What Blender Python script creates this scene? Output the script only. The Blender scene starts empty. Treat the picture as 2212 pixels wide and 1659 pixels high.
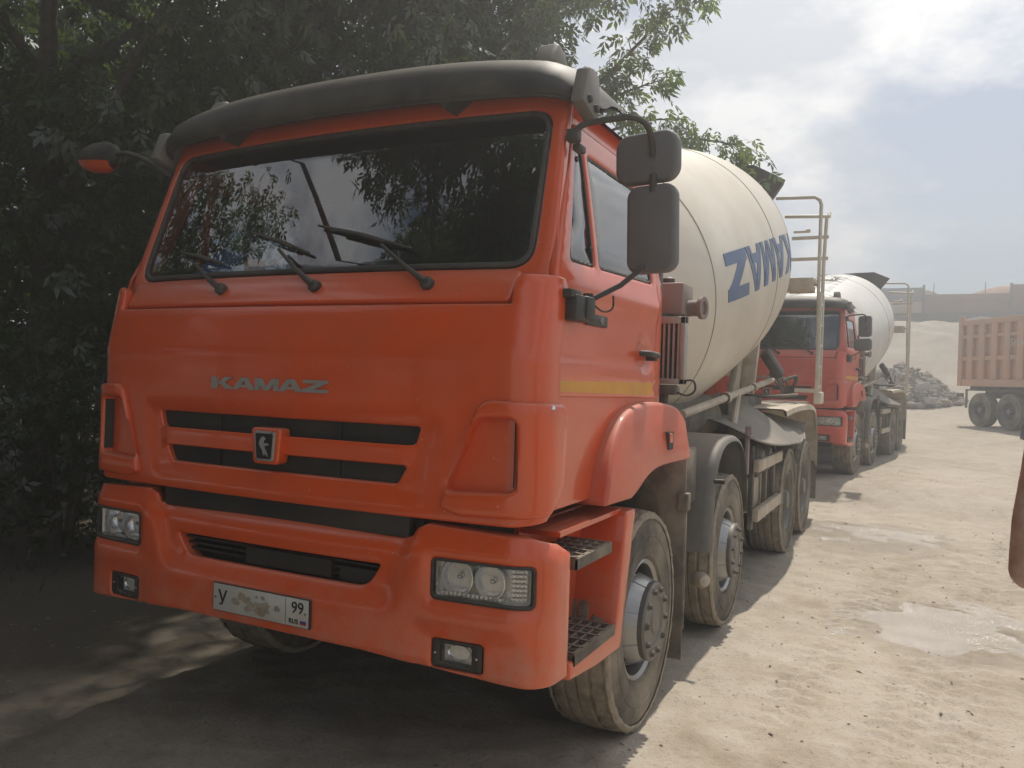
import bpy, bmesh, math, random
import numpy as np
from mathutils import Vector, Matrix
from mathutils.geometry import delaunay_2d_cdt
R = math.radians
rng = np.random.default_rng(7)
random.seed(7)
scene = bpy.context.scene
COL = scene.collection

# ------------------------------------------------------------------ camera, sky, sun, exposure
cd = bpy.data.cameras.new('camera'); cam = bpy.data.objects.new('camera', cd); COL.objects.link(cam)
scene.camera = cam
CX, CY, CZ, YAW, PIT, ROL, FPX = 2.391, -2.515, 1.718, 0.46972, -0.010, 0.02994, 1738.4
fw = Vector((-math.sin(YAW)*math.cos(PIT), math.cos(YAW)*math.cos(PIT), math.sin(PIT)))
rt = Vector((math.cos(YAW), math.sin(YAW), 0)); up = rt.cross(fw)
r2 = rt*math.cos(ROL)+up*math.sin(ROL); u2 = -rt*math.sin(ROL)+up*math.cos(ROL)
cam.matrix_world = Matrix(((r2.x, u2.x, -fw.x, CX), (r2.y, u2.y, -fw.y, CY), (r2.z, u2.z, -fw.z, CZ), (0, 0, 0, 1)))
cd.sensor_width = 36; cd.lens = 36*FPX/2212; cd.clip_start = .05; cd.clip_end = 2000

SUN = Vector((.0, .58, 1)).normalized()            # towards the sun
SUN_EL = math.asin(SUN.z); SUN_AZ = math.atan2(SUN.x, SUN.y)   # azimuth from +Y, clockwise
world = bpy.data.worlds.new('World'); scene.world = world; world.use_nodes = True
wn = world.node_tree; wn.nodes.clear()
def nd(nt, typ, **kw):
    n = nt.nodes.new(typ)
    for k, v in kw.items():
        if k == 'inp':
            for i, val in v.items(): n.inputs[i].default_value = val
        else: setattr(n, k, v)
    return n
def math_nd(nt, op, a=None, b=None, clamp=False):
    n = nd(nt, 'ShaderNodeMath', operation=op, use_clamp=clamp)
    for i, s in enumerate((a, b)):
        if s is None: continue
        if isinstance(s, (int, float)): n.inputs[i].default_value = s
        else: nt.links.new(s, n.inputs[i])
    return n.outputs[0]
def ramp(nt, src, stops, interp='LINEAR'):
    n = nd(nt, 'ShaderNodeValToRGB'); cr = n.color_ramp; cr.interpolation = interp
    while len(cr.elements) < len(stops): cr.elements.new(.5)
    for e, (p, c) in zip(cr.elements, stops):
        e.position = p; e.color = (c, c, c, 1) if isinstance(c, (int, float)) else (*c, 1)
    nt.links.new(src, n.inputs[0]); return n.outputs[0]
def mixc(nt, fac, a, b, blend='MIX'):
    n = nd(nt, 'ShaderNodeMix', data_type='RGBA', blend_type=blend)
    for s, i in ((fac, 0), (a, 6), (b, 7)):
        if isinstance(s, (int, float)): n.inputs[i].default_value = s
        elif isinstance(s, tuple): n.inputs[i].default_value = (*s, 1) if len(s) == 3 else s
        else: nt.links.new(s, n.inputs[i])
    return n.outputs[2]
def noise(nt, vec, scale, detail=4, rough=.55, dist=0.0, w=None):
    n = nd(nt, 'ShaderNodeTexNoise', inp={'Scale': scale, 'Detail': detail, 'Roughness': rough, 'Distortion': dist})
    if vec is not None: nt.links.new(vec, n.inputs['Vector'])
    return n.outputs['Fac']
SKY_STRENGTH = .090; SKY_SEED = 12.5
sky = nd(wn, 'ShaderNodeTexSky', sky_type='NISHITA', sun_disc=False, sun_elevation=SUN_EL, sun_rotation=SUN_AZ,
         air_density=1.0, dust_density=.8, ozone_density=1.4)
tc = nd(wn, 'ShaderNodeTexCoord'); sp = nd(wn, 'ShaderNodeSeparateXYZ'); wn.links.new(tc.outputs['Generated'], sp.inputs[0])
cb = nd(wn, 'ShaderNodeCombineXYZ')
wn.links.new(sp.outputs[0], cb.inputs[0]); wn.links.new(math_nd(wn, 'ADD', sp.outputs[1], SKY_SEED), cb.inputs[1]); wn.links.new(math_nd(wn, 'MULTIPLY', sp.outputs[2], 1.9), cb.inputs[2])
cn = noise(wn, cb.outputs[0], 3.1, 9, .56, .15)
cmask = ramp(wn, cn, [(.425, 0), (.55, 1)])
shade = ramp(wn, noise(wn, cb.outputs[0], 4.3, 6, .52), [(.40, (6.3, 6.9, 7.9)), (.54, (10.8, 10.9, 11.1))])
skyc = mixc(wn, cmask, sky.outputs[0], shade)
bg = nd(wn, 'ShaderNodeBackground', inp={'Strength': SKY_STRENGTH}); wn.links.new(skyc, bg.inputs[0])
wo = nd(wn, 'ShaderNodeOutputWorld'); wn.links.new(bg.outputs[0], wo.inputs[0])
sl = bpy.data.lights.new('sun', 'SUN'); sl.energy = 5.0; sl.angle = R(1.0); sl.color = (1, .93, .82)
so = bpy.data.objects.new('sun', sl); COL.objects.link(so); so.rotation_euler = (-SUN).to_track_quat('-Z', 'Y').to_euler()
so.location = SUN*60
vs = scene.view_settings; vs.view_transform = 'Standard'; vs.look = 'None'; vs.exposure = 0; vs.gamma = 1; vs.use_curve_mapping = False
scene.render.engine = 'CYCLES'
cy = scene.cycles; cy.use_denoising = True; cy.max_bounces = 8; cy.transparent_max_bounces = 16; cy.volume_bounces = 0
cy.sample_clamp_indirect = 6; cy.caustics_reflective = False; cy.caustics_refractive = False

# ------------------------------------------------------------------ helpers
def tag(o, label=None, cat=None, group=None, kind=None):
    for k, v in (('label', label), ('category', cat), ('group', group), ('kind', kind)):
        if v: o[k] = v
    return o
def empty(name, loc=(0, 0, 0), rz=0):
    o = bpy.data.objects.new(name, None); COL.objects.link(o); o.location = loc; o.rotation_euler = (0, 0, rz); o.empty_display_size = .2
    return o
def basis(d):
    d = Vector(d).normalized(); a = Vector((0, 0, 1)) if abs(d.z) < .9 else Vector((1, 0, 0))
    x = a.cross(d).normalized(); return x, d.cross(x), d
class MB:
    def __init__(s): s.v = []; s.f = []
    def add(s, vs, fs):
        o = len(s.v); s.v += [tuple(p) for p in vs]; s.f += [tuple(i+o for i in f) for f in fs]; return s
    def box(s, x0, x1, y0, y1, z0, z1, M=None):
        vs = [(x, y, z) for z in (z0, z1) for y in (y0, y1) for x in (x0, x1)]
        if M is not None: vs = [M @ Vector(p) for p in vs]
        return s.add(vs, [(0, 2, 3, 1), (4, 5, 7, 6), (0, 1, 5, 4), (2, 6, 7, 3), (0, 4, 6, 2), (1, 3, 7, 5)])
    def cbox(s, c, size, rot=None):
        M = Matrix.Translation(c)
        if rot is not None: M = M @ rot.to_4x4()
        a, b, d = (q/2 for q in size); return s.box(-a, a, -b, b, -d, d, M)
    def tube(s, path, r, n=10, caps=True):
        path = [Vector(p) for p in path]; rs = r if isinstance(r, (list, tuple)) else [r]*len(path)
        vs = []; fs = []; m = len(path); X = None
        for i, p in enumerate(path):
            d = (path[min(i+1, m-1)]-path[max(i-1, 0)]).normalized()
            if X is None: X, Y, _ = basis(d)
            else:
                X = (X-d*X.dot(d)).normalized(); Y = d.cross(X)
            vs += [p+(X*math.cos(2*math.pi*k/n)+Y*math.sin(2*math.pi*k/n))*rs[i] for k in range(n)]
        for i in range(m-1):
            for k in range(n): fs.append((i*n+k, i*n+(k+1) % n, (i+1)*n+(k+1) % n, (i+1)*n+k))
        if caps: fs.append(tuple(range(n-1, -1, -1))); fs.append(tuple((m-1)*n+k for k in range(n)))
        return s.add(vs, fs)
    def lathe(s, prof, c=(0, 0, 0), axis=(1, 0, 0), n=32, a0=0, a1=2*math.pi):
        X, Y, Z = basis(axis); c = Vector(c); full = abs(a1-a0-2*math.pi) < 1e-6; k = n if full else n+1; vs = []; fs = []
        for (h, r) in prof:
            for j in range(k):
                a = a0+(a1-a0)*j/n; vs.append(c+Z*h+(X*math.cos(a)+Y*math.sin(a))*r)
        for i in range(len(prof)-1):
            for j in range(n):
                j2 = (j+1) % k; fs.append((i*k+j, i*k+j2, (i+1)*k+j2, (i+1)*k+j))
        return s.add(vs, fs)
    def cyl(s, a, b, r, n=16): return s.tube([a, b], r, n)
    def prism(s, poly, axis, d0, d1):
        # poly: 2D points; axis 0: (y,z) extruded along x ; 1: (x,z) along y ; 2: (x,y) along z
        n = len(poly)
        def P(a, b, d): return [(d, a, b), (a, d, b), (a, b, d)][axis]
        vs = [P(a, b, d0) for a, b in poly]+[P(a, b, d1) for a, b in poly]
        return s.add(vs, [tuple(range(n)), tuple(range(2*n-1, n-1, -1))]+[(i, i+n, (i+1) % n+n, (i+1) % n) for i in range(n)])
    def grid(s, P, close=False):
        a, b = len(P), len(P[0])
        return s.add([q for r in P for q in r], [(i*b+j, i*b+(j+1) % b, (i+1)*b+(j+1) % b, (i+1)*b+j) for i in range(a-1) for j in range(b if close else b-1)])
    def mirror(s):
        m = MB(); m.v = [(-x, y, z) for x, y, z in s.v]; m.f = [tuple(reversed(f)) for f in s.f]; return m
    def move(s, M):
        m = MB(); m.v = [tuple(M @ Vector(p)) for p in s.v]; m.f = list(s.f); return m
    def mesh(s, name, mat, angle=35, bevel=0, seg=2, fix=True):
        me = bpy.data.meshes.new(name); me.from_pydata(s.v, [], s.f)
        if fix or bevel:
            bm = bmesh.new(); bm.from_mesh(me)
            if fix: bmesh.ops.recalc_face_normals(bm, faces=bm.faces)
            if bevel:
                ed = [e for e in bm.edges if len(e.link_faces) == 2 and e.calc_face_angle(0) > R(28)]
                bmesh.ops.bevel(bm, geom=ed, offset=bevel, segments=seg, affect='EDGES', profile=.5, clamp_overlap=True)
            bm.to_mesh(me); bm.free()
        me.polygons.foreach_set('use_smooth', [True]*len(me.polygons)); me.set_sharp_from_angle(angle=R(angle))
        if mat: me.materials.append(mat)
        return me
    def build(s, name, mat, parent=None, angle=35, bevel=0, seg=2, fix=True):
        return link(name, s.mesh(name, mat, angle, bevel, seg, fix), parent)
def link(name, me, parent=None, loc=None, rot=None):
    o = bpy.data.objects.new(name, me); COL.objects.link(o); o.parent = parent
    if loc is not None: o.location = loc
    if rot is not None: o.rotation_euler = rot
    return o
def copy_tree(o, parent=None):
    c = o.copy(); COL.objects.link(c); c.parent = parent
    for ch in list(o.children): copy_tree(ch, c)
    return c
def rrect(x0, x1, z0, z1, r, n=5):
    out = []
    for cx, cz, a in ((x1-r, z1-r, 0), (x0+r, z1-r, 90), (x0+r, z0+r, 180), (x1-r, z0+r, 270)):
        for k in range(n+1):
            t = R(a+90*k/n); out.append((cx+r*math.cos(t), cz+r*math.sin(t)))
    return out
def rpoly(pts, r, n=5):
    """polygon with rounded corners"""
    out = []; m = len(pts); rr = r if isinstance(r, (list, tuple)) else [r]*m
    for i in range(m):
        p = Vector(pts[i]); a = Vector(pts[i-1])-p; b = Vector(pts[(i+1) % m])-p
        q = min(rr[i], a.length*.45, b.length*.45); a = a.normalized()*q; b = b.normalized()*q
        for k in range(n+1):
            t = k/n; out.append(tuple(p+a*(1-t)**2+b*t**2))
    return out
def resample(loop, step):
    out = []; m = len(loop)
    for i in range(m):
        a = np.array(loop[i]); b = np.array(loop[(i+1) % m]); L = np.linalg.norm(b-a)
        if L < 1e-5: continue
        k = max(1, int(math.ceil(L/step)))
        out += [tuple(a+(b-a)*j/k) for j in range(k)]
    return out
def inside(P, loop):
    x, y = P[:, 0], P[:, 1]; L = np.array(loop); x1, y1 = L[:, 0], L[:, 1]; x2, y2 = np.roll(x1, -1), np.roll(y1, -1)
    c = (y1[None] > y[:, None]) != (y2[None] > y[:, None])
    xi = (x2-x1)[None]*(y[:, None]-y1[None])/np.where(y2 == y1, 1e-12, y2-y1)[None]+x1[None]
    return (np.logical_and(c, x[:, None] < xi).sum(1) % 2) == 1
def dist_loops(P, loops):
    d = np.full(len(P), 1e9)
    for l in loops:
        A = np.array(l); B = np.roll(A, -1, 0); AB = B-A
        t = np.clip(((P[:, None]-A[None])*AB[None]).sum(-1)/np.maximum((AB**2).sum(-1), 1e-12)[None], 0, 1)
        d = np.minimum(d, np.sqrt((((A[None]+t[..., None]*AB[None])-P[:, None])**2).sum(-1)).min(1))
    return d
def panel(F, outer, holes=(), step=.05, rnd=.006, depth=.02, flip=False, hole_depth=None, rim=True):
    """sheet with openings: F maps (n,2)->(n,3); rounded edges and walls turned inwards along the normal"""
    loops = [resample(l, step) for l in [outer]+list(holes)]
    pts = []; edges = []
    for l in loops:
        o = len(pts); pts += l; edges += [(o+i, o+(i+1) % len(l)) for i in range(len(l))]
    nl = len(pts); extra = []
    for l in loops:
        A = np.array(l); T = np.roll(A, -1, 0)-np.roll(A, 1, 0); T /= np.maximum(np.linalg.norm(T, axis=1), 1e-9)[:, None]; N = np.stack([-T[:, 1], T[:, 0]], 1)
        for k in (.3, 1.0):
            for sg in (1, -1): extra.append(A+N*sg*rnd*k)
    O = np.array(outer); lo, hi = O.min(0), O.max(0)
    gx, gy = np.meshgrid(np.arange(lo[0]+step/2, hi[0], step), np.arange(lo[1]+step/2, hi[1], step))
    G = np.stack([gx.ravel(), gy.ravel()], 1)
    E = np.concatenate(extra) if extra else np.zeros((0, 2))
    def ok(P, dmin):
        m = inside(P, loops[0])
        for h in loops[1:]: m &= ~inside(P, h)
        return m & (dist_loops(P, loops) > dmin)
    E = E[ok(E, rnd*.25)]; G = G[ok(G, rnd+step*.3)]
    allp = pts+[tuple(p) for p in E]+[tuple(p) for p in G]
    V, ED, FA, OV, OE, OF = delaunay_2d_cdt([Vector(p) for p in allp], edges, [], 0, 1e-6)
    V = np.array([(v.x, v.y) for v in V]); FA = [tuple(f) for f in FA]
    C = np.array([V[list(f)].mean(0) for f in FA]); m = inside(C, loops[0])
    for h in loops[1:]: m &= ~inside(C, h)
    FA = [f for f, k in zip(FA, m) if k]
    e = 1e-4
    P = F(V); N = np.cross(F(V+[e, 0])-F(V-[e, 0]), F(V+[0, e])-F(V-[0, e])); N /= np.linalg.norm(N, axis=1)[:, None]
    if flip: N = -N
    d = dist_loops(V, loops); t = np.clip(rnd-d, 0, rnd); P = P-N*(rnd-np.sqrt(np.maximum(rnd*rnd-t*t, 0)))[:, None]
    mb = MB(); vs = [tuple(p) for p in P]
    if flip: FA = [tuple(reversed(f)) for f in FA]
    mb.add(vs, FA)
    if rim:
        cnt = {}
        for f in FA:
            for a, b in zip(f, f[1:]+f[:1]): cnt[(a, b)] = 1
        be = [(a, b) for (a, b) in cnt if (b, a) not in cnt]
        hd = depth if hole_depth is None else hole_depth; idx = {}
        lv = np.array(loops[0])
        for a, b in be:
            for q in (a, b):
                if q not in idx:
                    on_outer = dist_loops(V[q:q+1], [loops[0]])[0] < 1e-5
                    idx[q] = len(mb.v); mb.v.append(tuple(P[q]-N[q]*(depth if on_outer else hd)))
            mb.f.append((b, a, idx[a], idx[b]))
    return mb
def sstep(x, a, b):
    t = np.clip((x-a)/(b-a), 0, 1); return t*t*(3-2*t)
def smooth_path(pts, n=6):
    """Catmull-Rom through points"""
    P = [Vector(p) for p in pts]; out = []
    for i in range(len(P)-1):
        p0 = P[max(i-1, 0)]; p1 = P[i]; p2 = P[i+1]; p3 = P[min(i+2, len(P)-1)]
        for k in range(n):
            t = k/n; out.append(.5*((2*p1)+(p2-p0)*t+(2*p0-5*p1+4*p2-p3)*t*t+(3*p1-p0-3*p2+p3)*t**3))
    out.append(P[-1]); return out

# ------------------------------------------------------------------ materials
def new_mat(name):
    m = bpy.data.materials.new(name); m.use_nodes = True; nt = m.node_tree; nt.nodes.clear()
    b = nd(nt, 'ShaderNodeBsdfPrincipled'); o = nd(nt, 'ShaderNodeOutputMaterial'); nt.links.new(b.outputs[0], o.inputs[0]); return m, nt, b, o
DUST = (.40, .335, .25)
def surf(name, col, rough=.5, metal=0, coat=0, col2=None, scale=3, dust=.0, dscale=2.2, top=0.0, bump=0, bscale=40, spec=None, var=.12, specks=0.0, low=0.0):
    """painted / plastic / metal surface with uneven tone, dust in patches and on upward faces"""
    m, nt, b, o = new_mat(name)
    tc = nd(nt, 'ShaderNodeTexCoord'); v = tc.outputs['Object']
    n1 = noise(nt, v, scale, 6, .6)
    c2 = col2 or tuple(c*(1-var*2) for c in col)
    c = mixc(nt, ramp(nt, n1, [(.35, 0), (.68, 1)]), col, c2)
    if specks:      # small cement splashes and chips
        sp1 = ramp(nt, noise(nt, v, 55, 3, .5), [(.70, 0), (.735, 1)]); sp2 = ramp(nt, noise(nt, v, 5, 4, .6), [(.45, 0), (.62, 1)])
        c = mixc(nt, math_nd(nt, 'MULTIPLY', math_nd(nt, 'MULTIPLY', sp1, sp2), specks), c, (.50, .45, .38))
    if dust or top:
        n2 = noise(nt, v, dscale, 8, .65, .3)
        f = math_nd(nt, 'MULTIPLY', ramp(nt, n2, [(.34, 0), (.72, 1)]), dust)
        if top:
            g = nd(nt, 'ShaderNodeNewGeometry'); s = nd(nt, 'ShaderNodeSeparateXYZ'); nt.links.new(g.outputs['Normal'], s.inputs[0])
            tt = math_nd(nt, 'MULTIPLY', ramp(nt, s.outputs[2], [(.25, 0), (.95, 1)]), top)
            tt = math_nd(nt, 'MULTIPLY', tt, ramp(nt, noise(nt, v, 6, 6, .6), [(.25, .45), (.7, 1)]))
            f = math_nd(nt, 'MAXIMUM', f, tt)
        if low:
            so_ = nd(nt, 'ShaderNodeSeparateXYZ'); nt.links.new(v, so_.inputs[0]); mr_ = nd(nt, 'ShaderNodeMapRange', inp={1: 1.05, 2: .55, 3: 0.0, 4: low}); nt.links.new(so_.outputs[2], mr_.inputs[0])
            f = math_nd(nt, 'MAXIMUM', f, math_nd(nt, 'MULTIPLY', mr_.outputs[0], ramp(nt, noise(nt, v, 11, 8, .7), [(.36, .1), (.66, 1)])))
        c = mixc(nt, f, c, DUST)
        r = math_nd(nt, 'ADD', math_nd(nt, 'MULTIPLY', f, .9-rough), rough, True); nt.links.new(r, b.inputs['Roughness'])
        if coat: nt.links.new(math_nd(nt, 'MULTIPLY', math_nd(nt, 'SUBTRACT', 1.0, f, True), coat), b.inputs['Coat Weight'])
    else:
        r = math_nd(nt, 'ADD', math_nd(nt, 'MULTIPLY', noise(nt, v, 9, 5), .18), rough-.09, True); nt.links.new(r, b.inputs['Roughness']); b.inputs['Coat Weight'].default_value = coat
    nt.links.new(c, b.inputs['Base Color']); b.inputs['Metallic'].default_value = metal; b.inputs['Coat Roughness'].default_value = .08
    if spec is not None: b.inputs['Specular IOR Level'].default_value = spec
    if bump:
        bn = nd(nt, 'ShaderNodeBump', inp={'Strength': bump, 'Distance': .01}); nt.links.new(noise(nt, v, bscale, 6, .65), bn.inputs['Height']); nt.links.new(bn.outputs[0], b.inputs['Normal'])
    return m
def glass(name, tint=(.55, .6, .6), base=.05, rough=.0):
    m, nt, b, o = new_mat(name); nt.nodes.remove(b)
    lw = nd(nt, 'ShaderNodeLayerWeight', inp={'Blend': .5}); f5 = math_nd(nt, 'POWER', lw.outputs['Facing'], 5.0)
    f = math_nd(nt, 'ADD', math_nd(nt, 'MULTIPLY', f5, 1-base), base, True)
    t = nd(nt, 'ShaderNodeBsdfTransparent', inp={0: (*tint, 1)}); g = nd(nt, 'ShaderNodeBsdfGlossy', inp={'Roughness': rough, 0: (1, 1, 1, 1)})
    mx = nd(nt, 'ShaderNodeMixShader'); nt.links.new(f, mx.inputs[0]); nt.links.new(t.outputs[0], mx.inputs[1]); nt.links.new(g.outputs[0], mx.inputs[2]); nt.links.new(mx.outputs[0], o.inputs[0])
    return m
M = {}
M['orange'] = surf('orange_paint', (.66, .078, .007), .30, coat=.6, var=.06, dust=.07, dscale=3, top=.35, specks=.55, low=.42)
M['orange_dusty'] = surf('dusty_orange_paint', (.58, .075, .02), .42, coat=.4, var=.07, dust=.42, dscale=2.2, top=.62)
M['red2'] = surf('red_orange_paint', (.60, .06, .022), .38, coat=.4, var=.06, dust=.25, top=.5)
M['black'] = surf('black_plastic', (.018, .018, .018), .5, var=.2, dust=.18, top=.4)
M['grille'] = surf('grille_black', (.012, .012, .012), .6, dust=.08)
M['visor'] = surf('smoked_visor', (.014, .014, .014), .55, coat=.0, dust=.16, dscale=4, top=.22)
M['greyplastic'] = surf('grey_plastic', (.12, .118, .112), .5, dust=.35, top=.5)
M['rubber'] = surf('tyre_rubber', (.035, .033, .03), .85, dust=.8, dscale=2.6, top=.3, bump=.3, bscale=60)
M['tread'] = surf('muddy_tread', (.10, .085, .065), .9, col2=(.27, .225, .165), scale=14, dust=.75, dscale=5, bump=.8, bscale=40)
M['steel'] = surf('wheel_steel', (.40, .41, .42), .30, metal=.85, dust=.35, dscale=4)
M['hub'] = surf('hub_steel', (.15, .145, .14), .42, metal=.5, dust=.38, dscale=5)
M['nut'] = surf('nut_steel', (.085, .08, .075), .5, metal=.4, dust=.45)
M['hole'] = surf('shadowed_iron', (.012, .011, .010), .9)
M['frame'] = surf('chassis_black', (.035, .033, .03), .65, dust=.6, dscale=3, top=.7)
M['chrome'] = surf('chrome', (.75, .75, .76), .12, metal=1, var=.05)
M['reflector'] = surf('lamp_reflector', (.78, .78, .78), .16, metal=1, var=.05, bump=.25, bscale=70)
M['silver'] = surf('silver_plastic', (.45, .45, .44), .3, metal=.6, var=.05)
M['lampsilver'] = surf('lamp_silver', (.80, .77, .70), .28, metal=.35, var=.04)
M['badge'] = surf('badge_silver', (.36, .35, .33), .35, metal=.35, var=.05)
M['cream'] = surf('drum_cream_paint', (.67, .62, .53), .40, coat=.15, col2=(.61, .555, .46), scale=1.4, dust=.42, dscale=1.1, var=.05, specks=.35)
M['white2'] = surf('white_drum_paint', (.70, .69, .66), .42, coat=.1, dust=.35, dscale=1.2, var=.05)
M['blue'] = surf('blue_lettering', (.03, .08, .20), .42, col2=(.06, .115, .235), scale=6, dust=.16)
M['greyblue'] = surf('faded_grey_lettering', (.40, .42, .44), .5, dust=.3)
M['seam'] = surf('weld_seam', (.33, .30, .25), .6)
M['creamsteel'] = surf('cream_steel', (.55, .49, .39), .5, dust=.5, dscale=4, top=.5, col2=(.36, .29, .21), scale=7)
M['ladderpaint'] = surf('ladder_paint', (.62, .58, .50), .5, dust=.35, dscale=4, col2=(.5, .45, .37), scale=7)
M['yellow'] = surf('yellow_tape', (.70, .31, .015), .4, dust=.2)
M['amber'] = surf('amber_lens', (.75, .22, .01), .25, coat=.5)
M['redlamp'] = surf('red_lamp', (.42, .02, .015), .3, coat=.4)
M['plate'] = surf('number_plate_white', (.50, .50, .47), .45, dust=.5, dscale=7)
M['ink'] = surf('plate_ink', (.015, .015, .015), .5)
M['flagblue'] = surf('flag_blue', (.03, .06, .3), .5); M['flagred'] = surf('flag_red', (.4, .02, .02), .5)
M['glass'] = glass('windscreen_glass', (.48, .51, .53), .15)
M['sideglass'] = glass('side_glass', (.30, .33, .35), .20)
M['lens'] = glass('lamp_lens', (.93, .94, .95), .06, .02)
M['mirrorback'] = surf('mirror_shell', (.14, .142, .148), .6, bump=.15, bscale=200, dust=.1)
M['hopper'] = surf('hopper_rubber', (.02, .02, .021), .7, dust=.06)
M['mud'] = surf('dried_mud', (.36, .31, .235), .95, col2=(.25, .21, .155), scale=16, bump=.9, bscale=45)
M['dash'] = surf('dashboard', (.02, .02, .021), .6, dust=.1)
M['seatcloth'] = surf('seat_cloth', (.028, .03, .036), .9, bump=.2, bscale=300)
M['liner'] = surf('cab_lining', (.055, .053, .05), .8)
M['paperblue'] = surf('blue_cover', (.09, .24, .58), .5)
M['paperorange'] = surf('orange_cover', (.65, .24, .03), .5)
M['alu'] = surf('aluminium', (.42, .41, .39), .45, metal=.7, dust=.3)
M['flap'] = surf('mudflap_rubber', (.05, .047, .042), .8, dust=.75, dscale=3, bump=.2)
M['sheet'] = surf('crumpled_mudguard', (.10, .098, .092), .5, dust=.55, dscale=2, top=.45, bump=.2, bscale=9)
M['pump'] = surf('grey_red_primer', (.26, .19, .18), .55, dust=.35)

# ------------------------------------------------------------------ block lettering
GLY = {
 'K': [[(0, 0), (.27, 0), (.27, 1), (0, 1)], [(.27, .36), (.62, 1), (1.0, 1), (.50, .40)], [(.34, .60), (.56, .66), (1.04, 0), (.66, 0)]],
 'A': [[(0, 0), (.27, 0), (.60, 1), (.36, 1)], [(.73, 0), (1, 0), (.64, 1), (.42, 1)], [(.22, .18), (.78, .18), (.70, .40), (.30, .40)]],
 'M': [[(0, 0), (.20, 0), (.20, 1), (0, 1)], [(.80, 0), (1, 0), (1, 1), (.80, 1)], [(.0, 1), (.28, 1), (.58, 0), (.40, 0)], [(1, 1), (.72, 1), (.42, 0), (.60, 0)]],
 'Z': [[(0, .74), (1, .74), (1, 1), (0, 1)], [(0, 0), (1, 0), (1, .26), (0, .26)], [(0, .2), (.40, .2), (1, .8), (.62, .8)]],
}
def letters(word, F, x0, adv, w, h, z0, dep=.004):
    """prisms of block letters, F(u,v,d)->point with d the height over the surface"""
    mb = MB()
    for i, ch in enumerate(word):
        for k, poly in enumerate(GLY[ch]):
            q = []; m = len(poly)
            for j in range(m):
                a, b = poly[j], poly[(j+1) % m]; n = max(1, int(math.hypot((a[0]-b[0])*w, (a[1]-b[1])*h)/.03))
                q += [(a[0]+(b[0]-a[0])*t/n, a[1]+(b[1]-a[1])*t/n) for t in range(n)]
            pts = [(x0+i*adv+p[0]*w, z0+p[1]*h) for p in q]; n = len(pts)
            c = (sum(p[0] for p in pts)/n, sum(p[1] for p in pts)/n); d = dep+.0004*(k+1)
            vs = [F(*p, d) for p in pts]+[F(*p, 0) for p in pts]+[F(*c, d)]
            fs = [(j, (j+1) % n, 2*n) for j in range(n)]+[(j, j+n, (j+1) % n+n, (j+1) % n) for j in range(n)]
            mb.add(vs, fs)
    return mb
def text_mesh(txt, size, name, mat, ext=.0015):
    cu = bpy.data.curves.new(name, 'FONT'); cu.body = txt; cu.size = size; cu.extrude = ext; cu.align_x = 'CENTER'; cu.align_y = 'CENTER'; cu.resolution_u = 3
    o = bpy.data.objects.new(name, cu); COL.objects.link(o); dg = bpy.context.evaluated_depsgraph_get()
    me = bpy.data.meshes.new_from_object(o.evaluated_get(dg)); bpy.data.objects.remove(o); me.materials.clear(); me.materials.append(mat); return me
# ------------------------------------------------------------------ the mixer truck (x to its left-hand side = viewer's right, y to its rear)
class Plan:
    """plan outline of the front: gently bowed, then a rounded corner and a straight return along the side"""
    def __init__(s, Xf, sag, Rc):
        xs = list(np.linspace(0, Xf, 40)); ys = [sag*(x/Xf)**2 for x in xs]
        a0 = math.atan2(2*sag/Xf, 1); cx = Xf-Rc*math.sin(a0); cyy = sag+Rc*math.cos(a0)
        for a in np.linspace(a0, math.pi/2, 14)[1:]: xs.append(cx+Rc*math.sin(a)); ys.append(cyy-Rc*math.cos(a))
        xs.append(xs[-1]); ys.append(ys[-1]+1.0)
        s.x = np.array(xs); s.y = np.array(ys); s.u = np.concatenate([[0], np.cumsum(np.hypot(np.diff(s.x), np.diff(s.y)))])
    def at(s, u):
        a = np.abs(u); x = np.interp(a, s.u, s.x); y = np.interp(a, s.u, s.y)
        xa = np.interp(a-.02, s.u, s.x); xb = np.interp(a+.02, s.u, s.x); ya = np.interp(np.abs(a-.02), s.u, s.y); yb = np.interp(a+.02, s.u, s.y)
        xa = np.where(a < .02, -np.interp(.02-a, s.u, s.x), xa)
        tx, ty = xb-xa, yb-ya; L = np.hypot(tx, ty); sg = np.where(u < 0, -1, 1)
        return x*sg, y, ty/L*sg, -tx/L
P1 = Plan(1.07, .05, .13); P2 = Plan(1.09, .05, .16)
def y_front(v): return np.where(v > 1.77, (v-1.77)*.2, 0)+sstep(v, 1.755, 1.768)*(-.007)+.007+np.where(v < 1.4, (1.4-v)*-.03, 0)
def F_front(off=0., relief=True):
    def f(q):
        u, v = q[:, 0], q[:, 1]; x, y, nx, ny = P1.at(u); d = np.full(len(u), off)
        if relief:
            w = .76-.22*(1.53-v)
            d = d-.014*(1-sstep(np.abs(u), w, w+.05))*sstep(v, 1.225, 1.26)*(1-sstep(v, 1.525, 1.56))
            d = d+.010*(1-sstep(np.abs(v-1.405), .036, .05))*(1-sstep(np.abs(u), .64, .70))
        return np.stack([x+nx*d, y+y_front(v)+ny*d, v], 1)
    return f
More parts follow.
